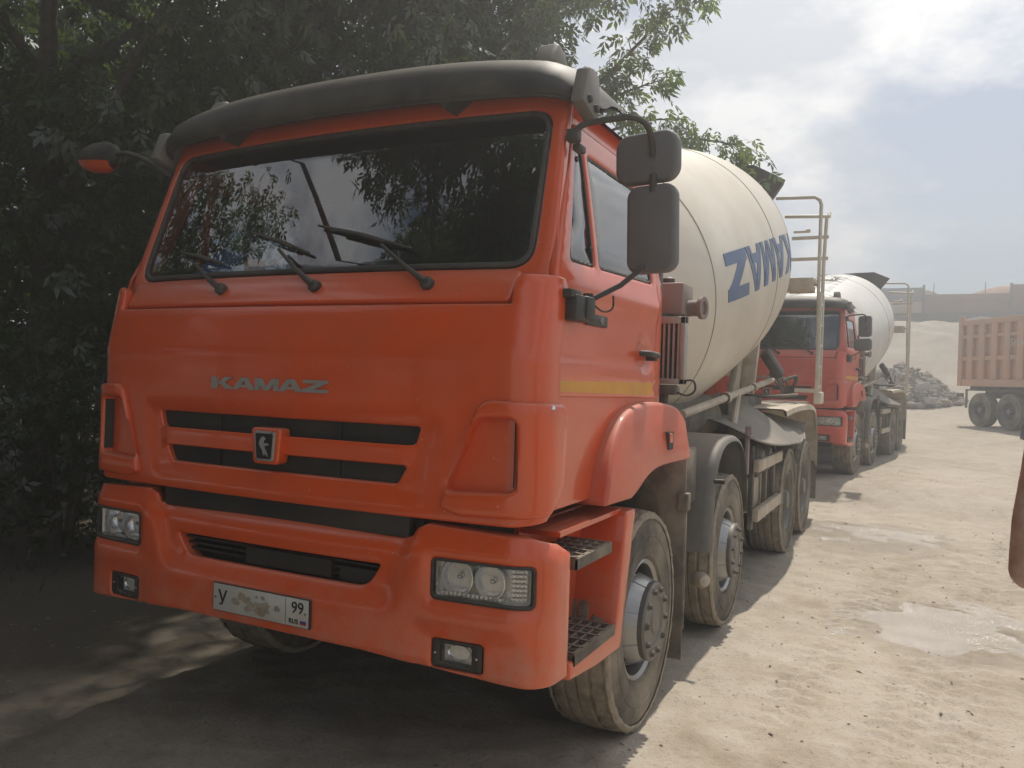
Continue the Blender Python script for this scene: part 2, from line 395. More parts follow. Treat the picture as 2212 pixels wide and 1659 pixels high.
def F_bump(off=0.):
    def f(q):
        u, v = q[:, 0], q[:, 1]; x, y, nx, ny = P2.at(u); a = np.abs(u); w0 = .60+.35*(v-.95)
        d = off+.0*u-.035*(1-sstep(a, w0, w0+.08))*sstep(v, .80, .90)
        d = d-.05*sstep(v, 1.04, 1.13)*(1-.4*sstep(a, .6, .7))-.012*sstep(a, .70, .76)*(1-sstep(v, .775, .80))*(1-sstep(a, 1.12, 1.2))
        d = d-.012*(1-sstep(np.hypot(np.maximum(np.abs(a-1.0)-.2, 0), np.maximum(np.abs(v-.96)-.075, 0)), .0, .045))
        return np.stack([x+nx*d, y-.02+ny*d, v], 1)
    return f
def F_ws(off=0.):
    def f(q):
        u, v = q[:, 0], q[:, 1]; return np.stack([u, .13+.34*(v-2.125)+.08*(u/1.08)**2-off, v], 1)
    return f
def F_cowl(q):
    u, v = q[:, 0], q[:, 1]; return np.stack([u, .047+.6*(v-1.985)+.055*(u/1.07)**2, v], 1)
def F_side(off=0., xb=1.165):
    def f(q):
        y, z = q[:, 0], q[:, 1]; return np.stack([xb+off-.11*np.clip((z-2.15)/.7, 0, 1)**1.15, y, z], 1)
    return f
def both(mb, name, mat, parent, **kw):
    return mb.build(name, mat, parent, **kw), mb.mirror().build(name, mat, parent, **kw)

# wheel meshes, shared by all wheels of both trucks
def wheel_meshes():
    W = {}
    pr = [(-.12, .285), (-.148, .31), (-.158, .37), (-.160, .43), (-.152, .49), (-.138, .522)]
    t = MB().lathe(pr, n=64); t.lathe([(-h, r) for h, r in pr][::-1], n=64)
    # raised ribs on the sidewall
    t.lathe([(.1595, .405), (.1635, .41), (.1635, .416), (.159, .422)], n=64)
    W['tyre'] = t.mesh('tyre', M['rubber'])
    tr = MB(); n = 120; prof = [(-.138, .522), (-.118, .534), (-.075, .538), (-.068, .528), (-.056, .528), (-.05, .539), (-.006, .54), (0, .528), (.006, .54), (.05, .539), (.056, .528), (.068, .528), (.075, .538), (.118, .534), (.138, .522)]
    rows = []
    for h, r in prof:
        row = []
        for j in range(n):
            a = 2*math.pi*j/n; notch = .010 if (j % 4 == 0 and abs(h) > .07) else 0
            row.append((h, (r-notch)*math.cos(a), (r-notch)*math.sin(a)))
        rows.append(row)
    tr.grid(rows, True); W['tread'] = tr.mesh('tread', M['tread'])
    mc = MB()
    for sg in (1, -1):
        rows = []
        for h, r in ((.128, .528), (.140, .531), (.151, .521), (.156, .506), (.158, .496)):
            row = []
            for j in range(160):
                a = 2*math.pi*j/160; e = .0015*math.sin(a*7+sg)+.0018*math.sin(a*31+1)+.0028*random.uniform(-1, 1)
                rr_ = r+(e if .51 < r else e*.8); row.append((sg*(h+(.004+e*.4 if r > .5 else -.002)), rr_*math.cos(a), rr_*math.sin(a)))
            rows.append(row)
        mc.grid(rows, True)
    W['mud'] = mc.mesh('mud_crust', M['mud'])
    # front rim: dished barrel, conical disc with hand holes, hub pushed out
    rm = MB().lathe([(.118, .292), (.135, .296), (.140, .288), (.125, .272), (.03, .262), (-.06, .258), (-.12, .262), (-.13, .285)], n=48)
    W['rim'] = rm.mesh('rim', M['steel'])
    def F_cone(q):
        a = q[:, 0]; t = q[:, 1]; r = .260-.070*np.maximum(t, 0)**1.3; h = -.045+.225*np.maximum(t, 0)**.9
        return np.stack([h, r*np.cos(a), r*np.sin(a)], 1)
    mb = MB(); k = 8
    for i in range(k):
        a0 = 2*math.pi*i/k; w = 2*math.pi/k
        hole = [(a0+w/2+.165*math.cos(t), .48+.19*math.sin(t)) for t in np.linspace(0, 2*math.pi, 14, endpoint=False)]
        q = panel(F_cone, [(a0, 0), (a0+w, 0), (a0+w, 1), (a0, 1)], [hole], .13, .004, .012, flip=True, rim=False); mb.add(q.v, q.f)
    bmw = bmesh.new(); _m = bpy.data.meshes.new('d'); _m.from_pydata(mb.v, [], mb.f); bmw.from_mesh(_m); bmesh.ops.remove_doubles(bmw, verts=bmw.verts, dist=1e-4); mb = MB(); mb.v = [tuple(v.co) for v in bmw.verts]; mb.f = [tuple(v.index for v in f.verts) for f in bmw.faces]; bmw.free()
    W['disc'] = mb.mesh('disc', M['steel'], fix=False)
    W['well'] = MB().lathe([(-.075, .0), (-.075, .258)], n=32).mesh('wheel_shade_disc', M['hole'])  # near-black disc standing for the shade inside the wheel
    W['hub'] = MB().lathe([(.165, .192), (.200, .192), (.210, .184), (.211, .125), (.204, .118), (.204, .062), (.212, .055), (.214, 0)], n=40).mesh('hub', M['hub'])
    nb = MB(); nb.lathe([(0, .020), (.003, .019), (.003, .0135), (.016, .0125), (.019, .008), (.019, 0)], n=8); W['nut'] = nb.mesh('wheel_nut', M['nut'])
    # rear rim
    W['rrim'] = MB().lathe([(.118, .292), (.138, .296), (.140, .286), (.12, .270), (-.02, .258), (-.04, .235), (.0, .16), (.01, .14), (.01, .11), (.12, .10), (.15, .085), (.155, 0)], n=40).mesh('rim', M['hub'])
    return W
WM = wheel_meshes()
def wheel(parent, x, y, side, kind, nuts=True, dual_inner=None):
    o = empty('wheel', (x, y, .53), 0 if side > 0 else math.pi); o.parent = parent
    o.rotation_euler = (random.uniform(0, 6), 0, 0) if side > 0 else (random.uniform(0, 6), 0, math.pi)
    link('tyre', WM['tyre'], o); link('tread', WM['tread'], o); link('mud_crust', WM['mud'], o)
    if kind == 'front':
        link('rim', WM['rim'], o); link('disc', WM['disc'], o); link('wheel_shade_disc', WM['well'], o); link('hub', WM['hub'], o)
        if nuts:
            for i in range(10):
                a = 2*math.pi*i/10; link('wheel_nut', WM['nut'], o, (.2105, .155*math.cos(a), .155*math.sin(a)))
    else:
        link('rim', WM['rrim'], o)
        if nuts:
            for i in range(10):
                a = 2*math.pi*i/10; link('wheel_nut', WM['nut'], o, (.008, .135*math.cos(a), .135*math.sin(a)))
    return o

def headlight(root, sx, name='headlight'):
    o = empty(name); o.parent = root
    def B(mb): return mb if sx > 0 else mb.mirror()
    loop = rrect(.800, 1.205, .890, 1.030, .018)
    B(panel(F_bump(-.006), loop, [], .04, .004, .006)).build('lens', M['lens'], o)
    B(panel(F_bump(.003), rrect(.793, 1.212, .883, 1.037, .022), [rrect(.803, 1.202, .893, 1.027, .017)], .04, .003, .02)).build('lamp_seal', M['black'], o)
    back = MB()
    G = F_bump(-.062); us = np.linspace(.79, 1.215, 18); vs_ = np.linspace(.88, 1.04, 6)
    back.grid([[tuple(G(np.array([[u, v]]))[0]) for u in us] for v in vs_]); B(back).build('housing', M['lampsilver'], o)
    Fo = F_bump(-.012); fr = MB()
    lp = resample(loop, .03); A = Fo(np.array(lp)); Bq = G(np.array(lp)); n = len(lp)
    fr.add([tuple(p) for p in A]+[tuple(p) for p in Bq], [(i, (i+1) % n, (i+1) % n+n, i+n) for i in range(n)]); B(fr).build('housing_wall', M['lampsilver'], o)
    for (u, v, r) in ((.888, .968, .068), (1.022, .966, .062)):
        c = F_bump(-.03)(np.array([[u, v]]))[0]; pr = [(-.005, r+.004), (-.006, r), (.0, r*.99), (.02, r*.93), (.038, r*.72), (.048, r*.42), (.052, r*.2)]
        B(MB().lathe(pr, c, (0.06, 1, 0), n=36)).build('reflector', M['reflector'], o, angle=60)
        B(MB().lathe([(.05, .0), (.05, .012), (.015, .011), (.008, .006), (.006, 0)], c, (.06, 1, 0), n=12)).build('bulb', M['chrome'], o)
    for i in range(14):      # ribbed strip along the bottom
        c = F_bump(-.035)(np.array([[.83+i*.018, .905]]))[0]
        if i == 0: rib = MB()
        rib.cbox(c, (.011, .022, .012))
    B(rib).build('ribbed_strip', M['lampsilver'], o)
    ind = MB()
    for i in range(4):
        for j in range(7):
            c = F_bump(-.04)(np.array([[1.115+i*.022, .91+j*.017]]))[0]; ind.cbox(c, (.016, .012, .012))
    B(ind).build('indicator', M['lampsilver'], o, bevel=.002)
    return o

def badge_text(sz): pass

def mixer(root, opt):
    paint = opt['paint']; T = root; dr = M[opt['drum']]
    sx_all = (1, -1)
    # --- bumper
    hl = rrect(.795, 1.210, .885, 1.035, .02); fg = rrect(.800, 1.012, .630, .738, .015)
    mir = lambda l: [(-a, b) for a, b in l][::-1]
    low = rpoly([(-.555, .975), (-.50, .885), (.50, .885), (.555, .975)], [.012, .05, .05, .012])
    outer = [(-1.44, .585), (-1.0, .612), (-.5, .643), (0, .648), (.5, .643), (1.0, .612), (1.44, .585), (1.44, 1.06), (1.36, 1.105), (1.2, 1.135), (.76, 1.155), (.71, 1.135), (.685, 1.10), (-.685, 1.10), (-.71, 1.135), (-.76, 1.155), (-1.2, 1.135), (-1.36, 1.105), (-1.44, 1.06)]
    bp = panel(F_bump(), outer, [low, hl, mir(hl), fg, mir(fg)], .032, .010, .05, hole_depth=.06).build('bumper', M[paint], T, angle=50)
    lip = MB()                                             # return flange under the bumper and dark plate behind
    us = np.linspace(-1.3, 1.3, 60)
    a = F_bump(-.045)(np.stack([us, .66-.04*(np.abs(us)/1.3)], 1)); lip.grid([[tuple(p) for p in a], [(p[0]*.95, p[1]+.25, p[2]+.05) for p in a]])
    lip.build('bumper_underside', M['frame'], bp)
    g = MB(); g.box(-.7, .7, .10, .13, .86, 1.25)
    for z in (.905, .93, .955): g.box(-.6, .6, .06, .105, z-.004, z+.004)
    g.box(-.16, .30, .045, .1, .885, .955); g.box(.34, .52, .05, .1, .88, .94)
    g.build('lower_grille', M['grille'], T)
    MB().box(-.67, .67, .045, .09, 1.085, 1.20).build('gap_seal', M['grille'], T, bevel=.01)
    # --- front panel with slots
    s1 = rpoly([(-.71, 1.515), (-.69, 1.447), (.69, 1.447), (.71, 1.515)], .016); s2 = rpoly([(-.655, 1.360), (-.615, 1.292), (.615, 1.292), (.655, 1.360)], .016)
    pk = rpoly([(.955, 1.562), (.835, 1.284), (1.115, 1.298), (1.108, 1.567)], .035)
    fo = [(-1.34, 1.24), (-1.26, 1.185), (-1.1, 1.172), (1.1, 1.172), (1.26, 1.185), (1.34, 1.24), (1.34, 2.06), (1.30, 2.095), (1.085, 2.095), (1.06, 2.075), (1.052, 1.984), (-1.052, 1.984), (-1.06, 2.075), (-1.085, 2.095), (-1.30, 2.095), (-1.34, 2.06)]
    fp = panel(F_front(), fo, [s1, s2, pk, mir(pk)], .03, .010, .035, hole_depth=.03).build('front_panel', M[paint], T, angle=50)
    for z0, z1, w in ((1.435, 1.53, .73), (1.28, 1.375, .68)):
        mb = MB(); G = F_front(-.040, False); n = 40
        rows = [[tuple(G(np.array([[u, v]]))[0]) for u in np.linspace(-w, w, n)] for v in (z0, z1)]
        mb.grid(rows)
        for k in (-3, 3):
            c = G(np.array([[k*.11, (z0+z1)/2]]))[0]; mb.cbox((c[0], c[1]-.006, c[2]), (.012, .012, z1-z0-.02))
        mb.build('grille_slot', M['grille'], fp, angle=30)
    # --- corner deflectors with a pocket
    for sx in sx_all:
        B = (lambda m: m) if sx > 0 else (lambda m: m.mirror())
        co = rpoly([(.815, 1.225), (.90, 1.20), (1.25, 1.21), (1.36, 1.30), (1.37, 1.585), (1.33, 1.62), (.995, 1.628), (.955, 1.60)], .02)
        cdm = B(panel(F_front(.024, False), co, [pk], .03, .014, .026, hole_depth=.085)).build('corner_deflector', M[paint], T, angle=50)
        B(panel(F_front(-.028, False), rpoly([(.93, 1.60), (.79, 1.25), (1.16, 1.26), (1.16, 1.60)], .01), [], .06, .004, .01)).build('pocket_floor', M[paint], cdm)
        vv = np.linspace(1.315, 1.55, 8); uu = 1.1085-.000*vv
        A_ = F_front(.012, False)(np.stack([uu, vv], 1)); B_ = F_front(-.027, False)(np.stack([uu, vv], 1)); A_[:, 0] -= .006; B_[:, 0] -= .006
        B(MB().grid([[tuple(p) for p in A_], [tuple(p) for p in B_]])).build('pocket_slot', M['grille'], cdm)
        B(MB().lathe([(0, .009), (.006, .008), (.008, 0)], F_front(.022, False)(np.array([[1.235, 1.605]]))[0], (0.5, -.8, .3), 10)).build('screw', M['chrome'], cdm)
    # --- cowl and windscreen frame
    panel(F_cowl, rpoly([(-1.040, 1.996), (1.040, 1.996), (1.055, 2.118), (-1.055, 2.118)], .025), [], .05, .010, .02).build('cowl_panel', M[paint], T, angle=50)
    MB().box(-1.06, 1.06, .17, .19, 1.9, 2.09).build('cowl_backing', M['grille'], T)
    wl = rpoly([(-1.078, 2.128), (1.078, 2.128), (1.048, 2.795), (-1.048, 2.795)], [.10, .10, .09, .09], 8)
    cab = panel(F_ws(), [(-1.15, 2.03), (1.15, 2.03), (1.145, 2.3), (1.10, 2.885), (-1.10, 2.885), (-1.145, 2.3)], [wl], .05, .012, .045, hole_depth=.035)
    # side shells, roof, rear wall and floor of the cab belong to the same pressed body
    wo_ = rpoly([(.36, 2.145), (1.43, 2.165), (1.385, 2.70), (.545, 2.70)], .03)
    so_ = [(.17, 1.21), (.72, 1.21), (.80, 1.36), (1.0, 1.50), (1.62, 1.56), (1.62, 2.88), (.49, 2.88), (.215, 2.08)]
    for k in sx_all:
        q = panel(F_side(), so_, [wo_], .06, .006, .03); q = q if k > 0 else q.mirror(); cab.add(q.v, q.f)
    n = 30; rows = []
    for j, t in enumerate(np.linspace(0, 1, 22)):
        y = .44+1.18*t; row = []
        for i in range(n+1):
            x = -1.10+2.2*i/n; e = 1-abs(x/1.10)**7
            f = math.sin(min(t/.22, 1)*math.pi/2); rb = 1-.25*max(0, (t-.8)/.2)**2
            rid = .012*(1 if .74 < abs(x) < .86 else 0)
            row.append((x, y+.09*abs(x/1.1)**2*(1-t), 2.855+.145*e*f*rb+rid*f))
        rows.append(row)
    cab.grid(rows)
    rw = panel(lambda q: np.stack([q[:, 0], np.full(len(q), 1.62), q[:, 1]], 1), [(-1.13, 1.5), (1.13, 1.5), (1.12, 2.2), (1.06, 2.88), (.9, 2.98), (-.9, 2.98), (-1.06, 2.88), (-1.12, 2.2)], [rrect(-.70, -.46, 2.42, 2.68, .03), rrect(.46, .70, 2.42, 2.68, .03)], .2, .004, .02)
    cab.add(rw.v, rw.f)
    cab.box(-1.12, 1.12, .25, 1.60, 1.42, 1.46)
    cb = cab.build('cab_shell', M[paint], T, angle=45, fix=False)
    gl = panel(F_ws(-.012), rpoly([(-1.085, 2.12), (1.085, 2.12), (1.055, 2.803), (-1.055, 2.803)], .1, 8), [], .12, .002, .001, rim=False)
    ws = gl.build('windscreen', M['glass'], T)
    wi = rpoly([(-1.054, 2.154), (1.054, 2.154), (1.027, 2.773), (-1.027, 2.773)], [.075]*4, 8)
    panel(F_ws(.004), rpoly([(-1.076, 2.131), (1.076, 2.131), (1.046, 2.793), (-1.046, 2.793)], .098, 8), [wi], .05, .006, .012).build('windscreen_seal', M['black'], ws)
    # --- doors
    do = rpoly([(.178, 1.645), (1.50, 1.625), (1.51, 2.2), (1.46, 2.775), (.565, 2.775), (.52, 2.72), (.215, 2.13)], [.02, .03, .03, .04, .04, .05, .04])
    qw = rpoly([(.345, 2.170), (.610, 2.176), (.622, 2.665), (.545, 2.672)], [.03, .02, .02, .03]); mw = rpoly([(.665, 2.178), (1.42, 2.20), (1.37, 2.665), (.668, 2.665)], .03)
    for sx in sx_all:
        B = (lambda m: m) if sx > 0 else (lambda m: m.mirror())
        def Fd(q):
            y, z = q[:, 0], q[:, 1]; p = F_side(.012)(q); p[:, 0] += .018*np.exp(-((z-2.08)/.05)**2)*sstep(y, .2, .4)+.010*np.exp(-((z-1.74)/.03)**2)-.02*np.exp(-(((y-1.29)/.09)**2+((z-1.835)/.075)**2)**2)
            return p
        d = B(panel(Fd, do, [qw, mw], .035, .010, .02, hole_depth=.025)).build('door', M[paint], T, angle=50)
        B(panel(F_side(.001), qw, [], .2, .002, .001, rim=False)).build('quarter_window', M['sideglass'], d)
        B(panel(F_side(.001), mw, [], .2, .002, .001, rim=False)).build('door_window', M['sideglass'], d)
        for lp_, wd in ((qw, .014), (mw, .014)):
            c = np.array(lp_).mean(0); L = np.array(lp_); inn = [tuple(p) for p in c+(L-c)*np.array([1-2*wd/(np.ptp(L[:, 0])), 1-2*wd/np.ptp(L[:, 1])])]
            B(panel(F_side(.006), [tuple(p) for p in L], [inn], .05, .003, .008)).build('window_seal', M['black'], d)
        for (yy, zz) in ((.60, 2.25), (.355, 2.20), (.56, 2.62)):
            B(MB().lathe([(0, .012), (.006, .012), (.008, 0)], F_side(.002)(np.array([[yy, zz]]))[0], (1, 0, 0), 12)).build('window_stud', M['black'], d)
        B(panel(Fd_off(Fd, .0035), [(.255, 1.645+.02), (1.44, 1.640), (1.44, 1.705), (.255, 1.705)], [], .06, .001, .002)).build('yellow_stripe', M['yellow'], d)
        h = MB(); h.tube(smooth_path([(1.185, 1.20, 1.845), (1.225, 1.22, 1.845), (1.232, 1.29, 1.842), (1.232, 1.35, 1.84), (1.20, 1.375, 1.838)], 4), .015, 8); h.cbox((1.20, 1.35, 1.835), (.05, .05, .045)); B(h).build('door_handle', M['black'], d, bevel=.004)
        br = MB(); br.cbox((1.205, .36, 1.985), (.06, .16, .10)); br.cbox((1.20, .30, 2.035), (.055, .10, .035)); br.cbox((1.208, .41, 1.99), (.075, .09, .09))
        B(br).build('mirror_bracket', M['black'], d, bevel=.012)
        B(MB().cbox((1.184, .62, 1.958), (.012, .24, .048))).build('badge', M['black'], d, bevel=.004)
        if sx > 0 and opt.get('badge'):
            me = text_mesh('40', .040, 'badge_number', M['badge']); link('badge_number', me, d, (1.192, .665, 1.957), (R(90), 0, R(90)))
    # --- visor
    prof = [(.262, 2.846), (.240, 2.842), (.230, 2.862), (.236, 2.91), (.264, 2.968), (.325, 3.018), (.42, 3.045), (.55, 3.048), (.66, 3.03)]
    rows = []; us = [-1.225, -1.215, -1.19, -1.15, -1.09]+list(np.linspace(-1.02, 1.02, 35))+[1.09, 1.15, 1.19, 1.215, 1.225]
    for u in us:
        e = max(0, (abs(u)-1.02)/.205); back = .10*(u/1.1)**2+.16*e*e; dn = .05*(abs(u)/1.1)**4+.05*e*e; sq = 1-.25*e*e
        rows.append([(u, y*1+back, 2.80+(z-2.80)*sq-dn*min(1, (z-2.78)/.2)) for y, z in prof])
    v = MB().grid(rows); v2 = MB(); v2.v = [(x*.995, y+.012, z-.012) for x, y, z in v.v]; v2.f = [tuple(reversed(f)) for f in v.f]; v.add(v2.v, v2.f)
    vz = v.build('sun_visor', M[opt['visor']], T, angle=60, fix=False)
    for sx in sx_all:
        c = MB(); c.prism([(.345, 2.785), (.515, 2.735), (.535, 2.83), (.515, 2.925), (.46, 2.94), (.40, 2.93)], 0, 1.15, 1.208); c = c if sx > 0 else c.mirror()
        ce = c.build('visor_end_cap', M['greyplastic'], vz, bevel=.012)
        for yy in (.46, .53):
            b = MB().lathe([(0, .017), (.012, .016), (.016, .009), (.016, 0)], (1.207, yy-.055, 2.805-.25*(yy-.46)), (1, 0, 0), 12); b = b if sx > 0 else b.mirror(); b.build('bolt', M['black'], vz)
        t = MB(); xx = .62*sx; t.prism([(xx-.07, 2.87), (xx, 2.80), (xx+.08, 2.87)], 1, .285, .40)
        t.build('visor_tab', M['black'], vz)
    for xx in (-.95, .95):
        b = MB(); b.prism([(.50, 3.02), (.72, 3.02), (.64, 3.10), (.57, 3.125)], 0, xx-.05, xx+.05); o = b.build('roof_marker', M['greyplastic'], T, bevel=.02, seg=3)
        MB().box(xx-.03, xx+.03, .535, .56, 3.05, 3.075).build('marker_lens', M['lens'], o)
    # --- wipers
    for piv, elb, b0, b1 in (((-.40, 2.062), (-.65, 2.20), (-.80, 2.265), (-.45, 2.185)), ((.14, 2.062), (-.12, 2.24), (-.32, 2.33), (.05, 2.215)), ((.68, 2.062), (.42, 2.235), (.06, 2.34), (.56, 2.215))):
        if opt.get('simple') and piv[0] < 0: pass
        P = lambda q, o: tuple(F_ws(o)(np.array([q]))[0])
        pc = F_cowl(np.array([piv]))[0]
        w = MB(); w.lathe([(0, .028), (.022, .026), (.030, .018), (.032, 0)], pc, (0, -1, .4), 14)
        w.tube([tuple(pc+np.array([0, -.022, .008])), P((piv[0]*.55+elb[0]*.45, piv[1]*.55+elb[1]*.45), .035), P(elb, .022)], [.015, .010, .007], 8)
        wo2 = w.build('wiper', M['black'], T)
        bl = MB(); mid = ((b0[0]+b1[0])/2, (b0[1]+b1[1])/2+.006)
        bl.tube([P(b0, .010), P(mid, .012), P(b1, .010)], [.006, .011, .006], 6); bl.tube([P((b0[0]*.75+b1[0]*.25, b0[1]*.75+b1[1]*.25), .02), P(elb if False else mid, .032), P((b0[0]*.25+b1[0]*.75, b0[1]*.25+b1[1]*.75), .02)], .008, 6)
        bl.build('wiper_blade', M['black'], wo2)
    # --- lamps, plate, badges
    for sx in sx_all: headlight(T, sx)
    for sx in sx_all:
        o = empty('fog_lamp'); o.parent = T; B = (lambda m: m) if sx > 0 else (lambda m: m.mirror())
        B(panel(F_bump(-.004), rrect(.803, 1.009, .633, .735, .012), [rrect(.835, .965, .648, .722, .012)], .04, .005, .03)).build('lamp_frame', M['black'], o)
        B(panel(F_bump(-.010), rrect(.833, .967, .646, .724, .012), [], .03, .006, .01)).build('lens', M['lens'], o)
        c = F_bump(-.03)(np.array([[.90, .685]]))[0]
        B(MB().box(c[0]-.066, c[0]+.066, c[1]+.012, c[1]+.018, c[2]-.038, c[2]+.038)).build('lamp_back', M['lampsilver'], o)
        bowl = MB().lathe([(.006, .050), (.012, .044), (.022, .03), (.028, .01), (.028, 0)], (0, 0, 0), (0, 1, 0), 28); bowl.v = [(x*1.0+c[0], y+c[1], z*.58+c[2]) for x, y, z in bowl.v]
        B(bowl).build('reflector', M['reflector'], o)
        for u in (.818, .988): B(MB().lathe([(0, .006), (.004, .005), (.005, 0)], F_bump(-.004)(np.array([[u, .685]]))[0], (0, -1, 0), 8)).build('screw', M['chrome'], o)
    if opt.get('plate'):
        c = F_bump(.006)(np.array([[-.005, .745]]))[0]; o = empty('number_plate', tuple(c)); o.parent = T; o.rotation_euler = (R(90), 0, 0)
        MB().box(-.268, .268, -.060, .060, -.006, .002).build('plate_frame', M['black'], o, bevel=.004)
        MB().box(-.260, .260, -.056, .056, .0025, .005).build('plate_sheet', M['plate'], o, bevel=.002)
        link('plate_character', text_mesh('У', .088, 'plate_character', M['ink']), o, (-.205, -.004, .006)); link('plate_region', text_mesh('99', .066, 'plate_region', M['ink']), o, (.205, .018, .006))
        link('plate_country', text_mesh('RUS', .028, 'plate_country', M['ink']), o, (.185, -.036, .006))
        MB().box(.142, .1435, -.052, .052, .0052, .006).build('plate_divider', M['ink'], o)
        sm_ = MB()
        for k in range(34):
            a_, b_, r_ = random.gauss(-.03, .07), random.gauss(-.012, .026), random.uniform(.006, .024)
            if abs(b_)+r_ < .053 and a_-r_ > -.165 and a_+r_ < .135: sm_.prism([(a_+r_*random.uniform(.6, 1.4)*math.cos(t), b_+r_*.7*random.uniform(.6, 1.3)*math.sin(t)) for t in np.linspace(0, 2*math.pi, 11)[:-1]], 2, .004, .0056+.00012*k)
        tag(sm_.build('mud_splash', M['mud'], o), kind='stuff')
        MB().box(.218, .25, -.036, -.029, .0052, .006).build('flag_stripe', M['flagblue'], o); MB().box(.218, .25, -.044, -.0365, .0052, .006).build('flag_stripe', M['flagred'], o)
        for xx in (-.245, .247): MB().lathe([(0, .007), (.003, .006), (.004, 0)], (xx, 0, .005), (0, 0, 1), 8).build('screw', M['chrome'], o)
    def Fb(u, v, d): p = F_front(d, False)(np.array([[u, v]]))[0]; return tuple(p)
    letters('KAMAZ', Fb, -.350, .1285, .1275, .050, 1.627, .006).build('badge_lettering', M['badge'], fp, angle=20)
    e = empty('emblem'); e.parent = T; ey = float(F_front(0, False)(np.array([[0, 1.4]]))[0][1])
    MB().prism(rpoly([(-.082, 1.475), (-.068, 1.325), (.068, 1.325), (.082, 1.475)], .022), 1, ey-.034, ey+.03).build('emblem_housing', M[paint], e, bevel=.010, seg=3)
    MB().prism(rpoly([(-.058, 1.462), (-.047, 1.338), (.047, 1.338), (.058, 1.462)], .014), 1, ey-.040, ey-.03).build('emblem_frame', M['silver'], e, bevel=.003)
    MB().prism(rpoly([(-.047, 1.452), (-.038, 1.348), (.038, 1.348), (.047, 1.452)], .010), 1, ey-.042, ey-.035).build('emblem_field', M['ink'], e)
    horse = [(-.016, 1.432), (-.004, 1.440), (.006, 1.436), (.010, 1.428), (.002, 1.424), (.0, 1.412), (.012, 1.414), (.026, 1.410), (.028, 1.405), (.012, 1.403), (.004, 1.400), (.010, 1.388), (.020, 1.372), (.024, 1.358), (.016, 1.364), (.008, 1.376), (.006, 1.362), (0, 1.366), (-.006, 1.384), (-.018, 1.398), (-.024, 1.412)]
    MB().prism(horse, 1, ey-.0445, ey-.041).build('emblem_figure', M['silver'], e)
    # --- mirrors
    def mirror_shell(name, x0, x1, z0, z1, y, r, par, mat='mirrorback', tilt=0.0, lean=0.0):
        mb = MB().prism(rrect(x0, x1, z0, z1, r, 6), 1, y-.03, y+.03); c = Vector(((x0+x1)/2, y, (z0+z1)/2))
        mb = mb.move(Matrix.Translation(c) @ Matrix.Rotation(tilt, 4, 'Z') @ Matrix.Rotation(lean, 4, 'Y') @ Matrix.Translation(-c))
        o = mb.build(name, M[mat], par, bevel=.018, seg=3)
        g = MB().prism(rrect(x0+.02, x1-.02, z0+.02, z1-.02, r*.8, 5), 1, y+.0305, y+.0325).move(Matrix.Translation(c) @ Matrix.Rotation(tilt, 4, 'Z') @ Matrix.Rotation(lean, 4, 'Y') @ Matrix.Translation(-c)); g.build('mirror_glass', M['chrome'], o)
        return o
    if opt['mirrors'] == 'wide_top': ms = ((1.258, 1.525, 2.502, 2.705, .06), (1.318, 1.527, 2.142, 2.492, .05))
    else: ms = ((1.30, 1.51, 2.36, 2.71, .05), (1.24, 1.52, 2.13, 2.33, .05))
    mo = empty('mirror_assembly'); mo.parent = T
    for k, (a, b, c_, d_, r) in enumerate(ms):
        mirror_shell('mirror', a, b, c_, d_, .60-.01*k, r, mo, tilt=R(-6), lean=R(-1.5))
    MB().tube(smooth_path([(1.145, .385, 2.66), (1.20, .385, 2.70), (1.31, .40, 2.712), (1.385, .43, 2.718), (1.418, .50, 2.70), (1.42, .555, 2.64), (1.42, .565, 2.60)], 5), .013, 8).build('mirror_arm', M['black'], mo)
    MB().tube([(1.215, .44, 2.02), (1.32, .52, 2.09), (1.40, .57, 2.17)], .011, 8).tube([(1.215, .44, 2.0), (1.215, .44, 2.05)], .02, 10).build('mirror_arm', M['black'], mo)
    MB().tube([(1.425, .568, 2.46), (1.425, .568, 2.53)], .016, 8).build('mirror_joint', M['black'], mo)
    MB().tube(smooth_path([(1.222, .45, 2.02), (1.255, .50, 1.985), (1.285, .53, 2.0), (1.29, .52, 2.05)], 5), .004, 6).build('mirror_cable', M['black'], mo)
    MB().cbox((1.15, .40, 2.665), (.05, .05, .05)).cbox((1.15, .46, 2.63), (.035, .07, .03)).build('mirror_mount', M['black'], mo, bevel=.008)
    lm = empty('kerb_mirror'); lm.parent = T
    c = Vector((-1.70, .42, 2.865)); m_ = MB().lathe([(-.16, 0), (-.155, .03), (-.12, .058), (-.04, .075), (.06, .075), (.13, .05), (.155, .02), (.16, 0)], (0, 0, 0), (1, 0, 0), 20)
    m_.v = [(x+c.x, y*.7+c.y, z+c.z) for x, y, z in m_.v]; m_.build('mirror_shell', M['black'], lm, angle=60)
    m2 = MB().lathe([(-.162, 0), (-.157, .031), (-.12, .061), (-.04, .078), (.06, .078), (.12, .055)], (0, 0, 0), (1, 0, 0), 20); m2.v = [(x+c.x, y*.72+c.y, min(z*1.02-.004, -.022)+c.z+(x+.1)*-.1) for x, y, z in m2.v]; m2.build('mirror_lower_shell', M[paint], lm, angle=60)
    MB().tube(smooth_path([(-1.12, .42, 2.70), (-1.3, .40, 2.80), (-1.45, .40, 2.85), (-1.58, .42, 2.86)], 5), .014, 8).build('mirror_arm', M['black'], lm)
    # --- fenders, steps, wheel housings
    fpz = smooth_path([(0, .64, 1.185), (0, .69, 1.33), (0, .80, 1.47), (0, .96, 1.565), (0, 1.20, 1.605), (0, 1.5, 1.605), (0, 1.78, 1.575), (0, 1.92, 1.50)], 4)
